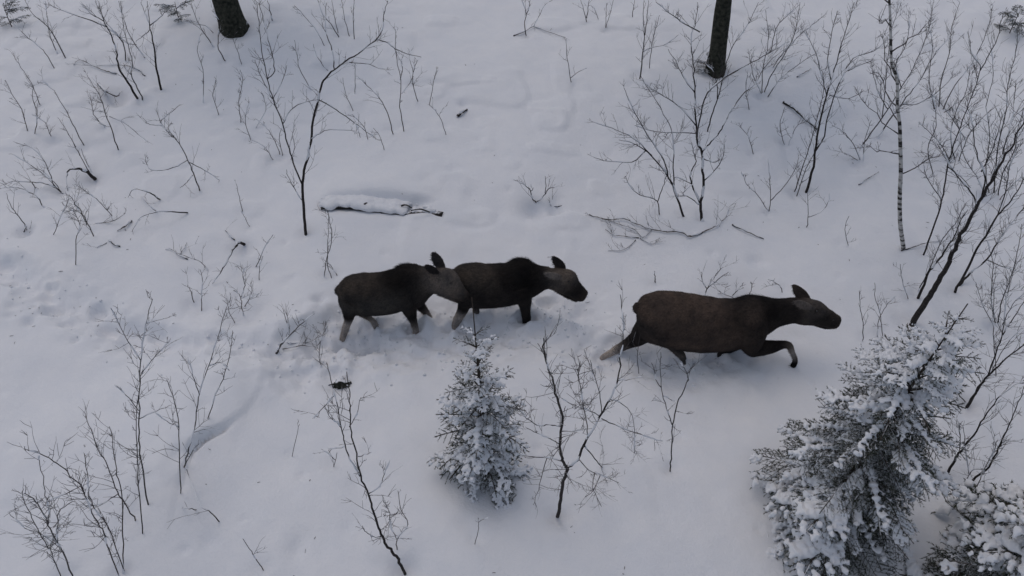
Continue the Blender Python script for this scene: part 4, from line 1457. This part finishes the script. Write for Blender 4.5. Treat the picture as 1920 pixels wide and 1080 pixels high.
def moose(gpx, label, body, head, legs, ears, eyes, tail, seed, nostril, hooves=(), group='moose walking through deep snow'):
    """body/head rows: px, top, bottom, y offset, width ratio, r,g,b top, r,g,b side ; legs rows: px, py, radius px, y offset, r,g,b"""
    rng = random.Random(seed)
    gx, gy = on_z(*gpx)
    gz = hz(gx, gy)
    base = Vector((gx, gy, gz))
    mb = MB()
    samples = []    # position, radius, top colour, side colour
    ce, se = math.cos(EL), math.sin(EL)

    def ring(rows, sub, is_head):
        secs = []
        tilt = math.atan2((rows[-1][1] + rows[-1][2] - rows[0][1] - rows[0][2]) / 2, rows[-1][0] - rows[0][0]) if is_head else 0
        ct_ = math.cos(tilt)
        for r in dense(rows, sub):
            px, yt, yb, yo, q = r[:5]
            c = on_plane(px, (yt + yb) / 2, gy + yo)
            half = ct_ * max(.5, (yb - yt) / 2) / scale_at(c)
            a = half / math.sqrt(ce * ce + (q * se) ** 2)
            secs.append((c - base, a * q, a))
            samples.append((c - base, a * (1 + q) / 2, r[5:8], r[8:11], a, 0 if is_head else 1))
        ax_d = (secs[-1][0] - secs[0][0]).normalized() if is_head else Vector((1, 0, 0))
        loft(mb, secs, ax_d)
    ring(body, 5, False)
    ring(head, 5, True)
    for leg in legs:
        P_, R_ = [], []
        for r in dense(leg, 5):
            c = on_plane(r[0], r[1], gy + r[3]) - base
            rr = r[2] / scale_at(c + base)
            P_.append(c)
            R_.append(rr)
            samples.append((c, rr, r[4:7], r[4:7], rr, 0))
        mb.tube(P_, R_, 14)
    for (b0, y0, b1, y1, wd, thick, colr) in ears:
        a = on_plane(b0[0], b0[1], gy + y0) - base
        e = on_plane(b1[0], b1[1], gy + y1) - base
        secs = []
        ax_ = (e - a).normalized()
        view = (Vector((0, 0, CAM_H)) - (base + a)).normalized()
        wdir = ax_.cross(view).normalized()
        tdir = wdir.cross(ax_).normalized()
        w3 = 1.3 * wd / scale_at(base + a)
        thick = thick * 1.35
        b_i = len(mb.v)
        S = 14
        prof = [(-.25, .45), (0, .55), (.2, .85), (.45, 1.0), (.7, .85), (.9, .5), (1.0, .18)]
        for (t, ww) in prof:
            c = a.lerp(e, t)
            for k in range(S):
                an = 2 * math.pi * k / S
                cup = .35 * w3 * ww * (math.cos(an) ** 2) * .8
                mb.v.append(c + wdir * (math.cos(an) * w3 * ww) + tdir * (math.sin(an) * thick * ww + cup))
            samples.append((c, w3 * ww * .9, colr, colr, w3, 0))
        for i in range(len(prof) - 1):
            for k in range(S):
                q0 = b_i + i * S + k
                q1 = b_i + i * S + (k + 1) % S
                mb.f.append((q0, q1, q1 + S, q0 + S))
        mb.f.append(tuple(b_i + k for k in reversed(range(S))))
        mb.f.append(tuple(b_i + (len(prof) - 1) * S + k for k in range(S)))
    # tail
    tp = [on_plane(x, y, gy) - base for (x, y) in tail]
    tr = [5.5 / scale_at(base + p) * f for p, f in zip(tp, (1.1, 1.0, .5))]
    mb.tube(tp, tr, 8)
    for p, r in zip(tp, tr):
        samples.append((p, r, (.03, .027, .026), (.03, .027, .026), r, 0))
    for (x, y, yo, r) in eyes:
        samples.append((on_plane(x, y, gy + yo) - base, r * 1.9, (.022, .019, .018), (.022, .019, .018), r, 0))
    me0 = mb.mesh('moose', M_FUR)
    bm = bmesh.new()
    bm.from_mesh(me0)
    bmesh.ops.recalc_face_normals(bm, faces=bm.faces)
    bm.to_mesh(me0)
    bm.free()
    me = remesh(me0, .0105, 9, .5)
    me.name = 'moose'
    me.materials.clear()
    me.materials.append(M_FUR)
    nv = len(me.vertices)
    co = np.empty(nv * 3)
    me.vertices.foreach_get('co', co)
    co = co.reshape(-1, 3)
    no = np.empty(nv * 3)
    me.vertices.foreach_get('normal', no)
    no = no.reshape(-1, 3)
    # colour from the nearest skeleton samples
    sp_ = np.array([tuple(s[0]) for s in samples])
    sr = np.array([s[1] for s in samples])
    ct = np.array([tuple(s[2]) for s in samples])
    cs = np.array([tuple(s[3]) for s in samples])
    sh = np.array([s[4] for s in samples])
    isb = np.array([s[5] for s in samples], float)
    col = np.zeros((nv, 4))
    col[:, 3] = 1
    for s0 in range(0, nv, 4000):
        c = co[s0:s0 + 4000]
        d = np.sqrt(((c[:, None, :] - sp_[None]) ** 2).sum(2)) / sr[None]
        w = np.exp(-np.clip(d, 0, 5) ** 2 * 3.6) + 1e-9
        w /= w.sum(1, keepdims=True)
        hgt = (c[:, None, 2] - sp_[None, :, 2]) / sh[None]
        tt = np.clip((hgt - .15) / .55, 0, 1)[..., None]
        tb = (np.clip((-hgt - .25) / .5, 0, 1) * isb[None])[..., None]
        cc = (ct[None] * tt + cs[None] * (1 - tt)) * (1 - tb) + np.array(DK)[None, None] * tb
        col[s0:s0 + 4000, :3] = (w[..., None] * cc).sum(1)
    # gentle muscle and coat relief
    rel = vnoise(co[:, 0] * 9 + co[:, 1] * 5, co[:, 2] * 9 + co[:, 1] * 4, 61) * .006 + vnoise(co[:, 0] * 3.2, co[:, 2] * 3.2 + co[:, 1] * 2, 62) * .010
    co2 = co + no * rel[:, None]
    me.vertices.foreach_set('co', co2.ravel())
    at = me.attributes.new('Col', 'FLOAT_COLOR', 'POINT')
    at.data.foreach_set('color', col.ravel())
    me.update()
    o = bpy.data.objects.new('moose', me)
    o.location = base
    C.objects.link(o)
    tag(o, label, 'moose', group)
    # coat : short lying hairs
    nr = np.random.default_rng(seed)
    cnt = 24000
    idx = nr.integers(0, nv, cnt)
    hv, hf, hc = [], [], []
    for q, i in enumerate(idx):
        p = Vector(co2[i])
        n_ = Vector(no[i])
        flow = Vector((-1.0, 0, -.55)) + Vector((nr.normal(0, .25), nr.normal(0, .25), nr.normal(0, .25)))
        fl = flow - n_ * flow.dot(n_)
        if fl.length < .05:
            continue
        fl.normalize()
        d = (fl + n_ * nr.uniform(.12, .45)).normalized()
        ln = nr.uniform(.022, .055) * (2.0 if col[i, 0] < .016 and no[i, 2] > .1 else 1.0)
        w = d.cross(n_)
        if w.length < .01:
            continue
        w = w.normalized() * .0026
        k = len(hv)
        hv += [tuple(p - w), tuple(p + w), tuple(p + d * ln)]
        hf.append((k, k + 1, k + 2))
        g = nr.uniform(.6, 1.5)
        hc += [(col[i, 0] * g, col[i, 1] * g, col[i, 2] * g, 1)] * 3
    hm = bpy.data.meshes.new('coat')
    hm.from_pydata(hv, [], hf)
    ha = hm.attributes.new('Col', 'FLOAT_COLOR', 'POINT')
    ha.data.foreach_set('color', np.array(hc).ravel())
    hm.materials.append(M_FUR)
    ho = bpy.data.objects.new('coat', hm)
    C.objects.link(ho)
    ho.parent = o
    ho['kind'] = 'stuff'
    for (x, y, yo, r) in eyes:
        p = on_plane(x, y, gy + yo) - base
        bm = bmesh.new()
        bmesh.ops.create_uvsphere(bm, u_segments=14, v_segments=10, radius=r)
        em = bpy.data.meshes.new('eye')
        bm.to_mesh(em)
        bm.free()
        em.polygons.foreach_set('use_smooth', [True] * len(em.polygons))
        em.materials.append(M_EYE)
        eo = bpy.data.objects.new('eye', em)
        eo.location = p
        C.objects.link(eo)
        eo.parent = o
    for (x, y, yo, r) in nostril:
        p = on_plane(x, y, gy + yo) - base
        bm = bmesh.new()
        bmesh.ops.create_uvsphere(bm, u_segments=12, v_segments=8, radius=r)
        for v in bm.verts:
            v.co.x *= 1.5
            v.co.y *= .6
        em = bpy.data.meshes.new('nostril')
        bm.to_mesh(em)
        bm.free()
        em.materials.append(M_HOOF)
        eo = bpy.data.objects.new('nostril', em)
        eo.location = p
        C.objects.link(eo)
        eo.parent = o
    for (x0, y0, x1, y1, yo, r) in hooves:
        p = on_plane(x0, y0, gy + yo) - base
        q = on_plane(x1, y1, gy + yo) - base
        for s in (-1, 1):
            m = MB()
            off = Vector((0, s * .024, 0))
            m.tube([p + off, p.lerp(q, .35) + off, p.lerp(q, .75) + off * 1.1, q + off * .8], [r * .7, r * 1.0, r * .85, r * .25], 10)
            m.build('hoof', M_HOOF, o)
    return o


# coat colours (linear)
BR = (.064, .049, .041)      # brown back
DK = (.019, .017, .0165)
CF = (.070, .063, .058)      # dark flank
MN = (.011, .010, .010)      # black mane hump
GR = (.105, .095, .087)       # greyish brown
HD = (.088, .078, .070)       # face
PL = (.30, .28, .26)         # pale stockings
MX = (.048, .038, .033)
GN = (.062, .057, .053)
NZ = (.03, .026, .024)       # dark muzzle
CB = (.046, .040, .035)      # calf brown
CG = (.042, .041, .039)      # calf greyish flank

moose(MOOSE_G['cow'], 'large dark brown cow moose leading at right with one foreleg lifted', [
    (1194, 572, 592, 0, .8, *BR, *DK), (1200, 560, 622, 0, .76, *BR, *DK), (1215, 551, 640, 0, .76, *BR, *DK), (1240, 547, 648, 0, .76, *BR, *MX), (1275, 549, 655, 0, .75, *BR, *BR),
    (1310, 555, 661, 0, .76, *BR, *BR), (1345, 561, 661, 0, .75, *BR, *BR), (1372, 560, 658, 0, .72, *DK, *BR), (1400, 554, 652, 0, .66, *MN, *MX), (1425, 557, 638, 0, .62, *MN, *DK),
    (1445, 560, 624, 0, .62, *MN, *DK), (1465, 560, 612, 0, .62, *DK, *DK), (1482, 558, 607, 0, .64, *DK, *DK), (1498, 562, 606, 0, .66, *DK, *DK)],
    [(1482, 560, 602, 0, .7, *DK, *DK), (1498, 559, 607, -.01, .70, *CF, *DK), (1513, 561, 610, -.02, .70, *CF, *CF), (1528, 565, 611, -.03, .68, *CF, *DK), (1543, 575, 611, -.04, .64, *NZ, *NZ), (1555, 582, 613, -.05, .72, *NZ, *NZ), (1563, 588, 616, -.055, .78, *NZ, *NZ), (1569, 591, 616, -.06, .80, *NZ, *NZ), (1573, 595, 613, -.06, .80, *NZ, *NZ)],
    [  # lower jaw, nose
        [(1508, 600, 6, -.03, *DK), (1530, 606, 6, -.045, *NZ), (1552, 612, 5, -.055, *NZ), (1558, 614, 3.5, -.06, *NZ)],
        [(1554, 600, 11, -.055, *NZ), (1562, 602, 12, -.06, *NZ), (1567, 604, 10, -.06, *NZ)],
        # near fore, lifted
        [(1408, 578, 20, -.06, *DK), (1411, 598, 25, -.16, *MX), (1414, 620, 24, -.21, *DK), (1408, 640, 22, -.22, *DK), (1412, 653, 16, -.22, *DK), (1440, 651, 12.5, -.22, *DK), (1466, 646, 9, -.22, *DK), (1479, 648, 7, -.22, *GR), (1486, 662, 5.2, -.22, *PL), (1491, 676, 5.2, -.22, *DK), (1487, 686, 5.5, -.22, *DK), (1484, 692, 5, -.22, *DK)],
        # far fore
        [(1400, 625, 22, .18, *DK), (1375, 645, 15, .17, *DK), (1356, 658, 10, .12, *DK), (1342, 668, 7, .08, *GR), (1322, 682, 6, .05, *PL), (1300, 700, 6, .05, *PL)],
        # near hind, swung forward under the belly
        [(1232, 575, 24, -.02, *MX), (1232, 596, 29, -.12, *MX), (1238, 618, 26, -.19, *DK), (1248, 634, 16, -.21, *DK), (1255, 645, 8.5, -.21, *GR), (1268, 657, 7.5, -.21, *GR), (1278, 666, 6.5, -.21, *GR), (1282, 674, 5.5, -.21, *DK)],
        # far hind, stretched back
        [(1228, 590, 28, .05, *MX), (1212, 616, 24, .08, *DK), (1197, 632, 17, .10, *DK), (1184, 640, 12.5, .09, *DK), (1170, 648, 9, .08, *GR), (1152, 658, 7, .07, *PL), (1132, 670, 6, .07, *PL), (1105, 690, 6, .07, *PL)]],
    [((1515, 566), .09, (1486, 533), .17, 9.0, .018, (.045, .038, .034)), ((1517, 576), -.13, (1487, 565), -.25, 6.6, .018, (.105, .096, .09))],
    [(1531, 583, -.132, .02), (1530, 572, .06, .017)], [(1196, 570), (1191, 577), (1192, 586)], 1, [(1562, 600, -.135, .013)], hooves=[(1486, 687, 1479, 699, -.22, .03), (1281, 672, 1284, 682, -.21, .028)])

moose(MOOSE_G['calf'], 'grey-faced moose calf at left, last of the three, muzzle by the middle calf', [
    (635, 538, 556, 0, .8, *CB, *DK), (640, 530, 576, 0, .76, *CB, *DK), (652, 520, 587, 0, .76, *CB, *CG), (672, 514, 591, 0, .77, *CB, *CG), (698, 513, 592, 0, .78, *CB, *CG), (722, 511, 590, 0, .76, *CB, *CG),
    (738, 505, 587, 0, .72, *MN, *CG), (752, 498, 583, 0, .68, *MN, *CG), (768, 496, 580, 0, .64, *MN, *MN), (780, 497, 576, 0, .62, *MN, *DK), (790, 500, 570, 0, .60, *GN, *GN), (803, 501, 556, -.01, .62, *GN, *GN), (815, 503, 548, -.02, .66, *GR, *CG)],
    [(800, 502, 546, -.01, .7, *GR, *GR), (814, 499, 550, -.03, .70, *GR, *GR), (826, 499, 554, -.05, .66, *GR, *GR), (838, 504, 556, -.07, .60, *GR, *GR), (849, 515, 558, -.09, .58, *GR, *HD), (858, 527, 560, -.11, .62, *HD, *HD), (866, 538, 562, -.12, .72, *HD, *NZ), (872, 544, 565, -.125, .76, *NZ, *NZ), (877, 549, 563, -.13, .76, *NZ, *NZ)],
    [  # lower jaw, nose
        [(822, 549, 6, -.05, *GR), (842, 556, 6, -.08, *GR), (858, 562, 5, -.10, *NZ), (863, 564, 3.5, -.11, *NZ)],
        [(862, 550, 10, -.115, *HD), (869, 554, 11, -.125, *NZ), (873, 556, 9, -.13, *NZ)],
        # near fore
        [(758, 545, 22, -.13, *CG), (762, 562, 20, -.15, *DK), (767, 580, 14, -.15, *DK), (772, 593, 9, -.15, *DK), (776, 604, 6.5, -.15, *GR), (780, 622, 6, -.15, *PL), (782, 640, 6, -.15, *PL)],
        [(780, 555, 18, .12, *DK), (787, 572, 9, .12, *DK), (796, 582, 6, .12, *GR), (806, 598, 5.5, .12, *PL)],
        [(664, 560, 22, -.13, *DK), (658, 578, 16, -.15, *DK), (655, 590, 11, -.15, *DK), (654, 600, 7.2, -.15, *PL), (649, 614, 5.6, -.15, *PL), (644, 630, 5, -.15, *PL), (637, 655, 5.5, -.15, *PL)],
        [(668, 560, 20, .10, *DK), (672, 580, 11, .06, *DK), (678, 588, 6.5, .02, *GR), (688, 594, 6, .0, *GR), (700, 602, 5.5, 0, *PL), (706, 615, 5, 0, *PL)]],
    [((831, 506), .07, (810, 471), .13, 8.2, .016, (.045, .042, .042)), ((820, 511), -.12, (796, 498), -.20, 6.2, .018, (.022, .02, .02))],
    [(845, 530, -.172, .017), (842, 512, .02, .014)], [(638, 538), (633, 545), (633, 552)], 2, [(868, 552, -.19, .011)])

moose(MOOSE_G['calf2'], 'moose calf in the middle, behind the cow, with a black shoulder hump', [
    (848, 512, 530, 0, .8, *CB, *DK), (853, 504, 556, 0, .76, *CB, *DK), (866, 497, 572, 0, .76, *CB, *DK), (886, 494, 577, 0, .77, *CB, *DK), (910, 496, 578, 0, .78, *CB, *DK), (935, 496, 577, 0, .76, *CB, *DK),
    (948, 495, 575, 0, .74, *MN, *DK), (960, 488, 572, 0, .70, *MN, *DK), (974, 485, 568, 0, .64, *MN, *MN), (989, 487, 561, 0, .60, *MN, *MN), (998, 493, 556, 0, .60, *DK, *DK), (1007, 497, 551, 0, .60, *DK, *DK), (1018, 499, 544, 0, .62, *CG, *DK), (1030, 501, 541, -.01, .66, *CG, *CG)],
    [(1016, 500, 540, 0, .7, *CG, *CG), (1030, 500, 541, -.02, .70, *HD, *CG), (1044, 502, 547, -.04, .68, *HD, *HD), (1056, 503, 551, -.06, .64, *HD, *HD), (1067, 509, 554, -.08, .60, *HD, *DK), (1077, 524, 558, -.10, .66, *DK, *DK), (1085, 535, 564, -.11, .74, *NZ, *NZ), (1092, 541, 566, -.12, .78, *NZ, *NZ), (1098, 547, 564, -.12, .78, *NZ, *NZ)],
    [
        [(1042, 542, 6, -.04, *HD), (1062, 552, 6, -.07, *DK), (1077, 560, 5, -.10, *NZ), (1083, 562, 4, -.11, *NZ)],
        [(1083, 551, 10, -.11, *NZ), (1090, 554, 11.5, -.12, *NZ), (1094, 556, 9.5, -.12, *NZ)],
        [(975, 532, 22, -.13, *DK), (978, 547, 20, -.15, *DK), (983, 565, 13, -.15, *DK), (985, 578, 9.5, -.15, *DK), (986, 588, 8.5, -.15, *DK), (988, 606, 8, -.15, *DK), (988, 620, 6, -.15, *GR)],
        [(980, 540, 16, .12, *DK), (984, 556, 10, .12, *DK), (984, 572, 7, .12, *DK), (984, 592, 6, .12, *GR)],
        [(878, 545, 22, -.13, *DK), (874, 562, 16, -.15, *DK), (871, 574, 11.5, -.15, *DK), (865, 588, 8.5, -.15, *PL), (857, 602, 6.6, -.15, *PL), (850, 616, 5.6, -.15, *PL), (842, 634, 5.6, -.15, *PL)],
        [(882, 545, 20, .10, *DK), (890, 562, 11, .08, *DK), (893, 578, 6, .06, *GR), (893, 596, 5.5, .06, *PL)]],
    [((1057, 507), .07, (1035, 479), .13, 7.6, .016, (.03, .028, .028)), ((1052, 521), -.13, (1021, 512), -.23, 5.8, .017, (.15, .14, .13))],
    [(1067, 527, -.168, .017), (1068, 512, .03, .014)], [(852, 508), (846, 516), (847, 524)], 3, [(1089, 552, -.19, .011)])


def litter():
    rng = random.Random(99)
    m = MB()
    for i in range(170):
        px, py = rng.uniform(-40, 1960), rng.uniform(0, 1090)
        if rng.random() < .35:      # more bark bits under the bushes on the right and upper left
            px, py = rng.choice(((rng.gauss(1700, 140), rng.gauss(300, 160)), (rng.gauss(1300, 90), rng.gauss(330, 80)), (rng.gauss(180, 110), rng.gauss(250, 130)), (rng.gauss(110, 60), rng.gauss(600, 30))))
        p = ground(px, py, .004)
        a = rng.uniform(0, 6.28)
        L = rng.uniform(.006, .022) * rng.choice((1, 1, 1, 1.8))
        d = Vector((math.cos(a), math.sin(a), rng.uniform(-.1, .25))) * L
        r = rng.uniform(.003, .006)
        m.tube([p - d, p + Vector((0, 0, r * .6)), p + d], [r * .5, r, r * .4], 4)
    o = m.build('forest_litter', M_BROWN)
    tag(o, 'scattered bark bits and twig ends lying on the snow', 'litter', None, 'stuff')
    c = MB()
    for pl, n_, spread in ((TRAILS[0][0], 170, .45), (TRAILS[1][0], 260, .55), (TRAILS[2][0], 240, .55)):
        for i in range(n_):
            k = rng.randrange(len(pl) - 1)
            t = rng.random()
            x = pl[k][0] * (1 - t) + pl[k + 1][0] * t + rng.gauss(0, spread * .6)
            y = pl[k][1] * (1 - t) + pl[k + 1][1] * t + rng.gauss(0, spread * .6)
            r = rng.uniform(.006, .016) * rng.choice((.7, 1, 1, 1.6))
            p = Vector((x, y, hz(x, y) + r * .35))
            ax = Vector((rng.gauss(0, 1), rng.gauss(0, 1), .2)).normalized() * r
            c.tube([p - ax, p - ax * .5, p + Vector((0, 0, r * .2)), p + ax * .6, p + ax * 1.05], [r * .35, r * .9, r * rng.uniform(.85, 1.15), r * .8, r * .3], 6)
    o = c.build('snow_clods', M_CAP)
    tag(o, 'loose lumps of snow kicked up along the moose trail', 'snow lumps', None, 'stuff')


litter()

scene.render.resolution_x = 1024
scene.render.resolution_y = 576
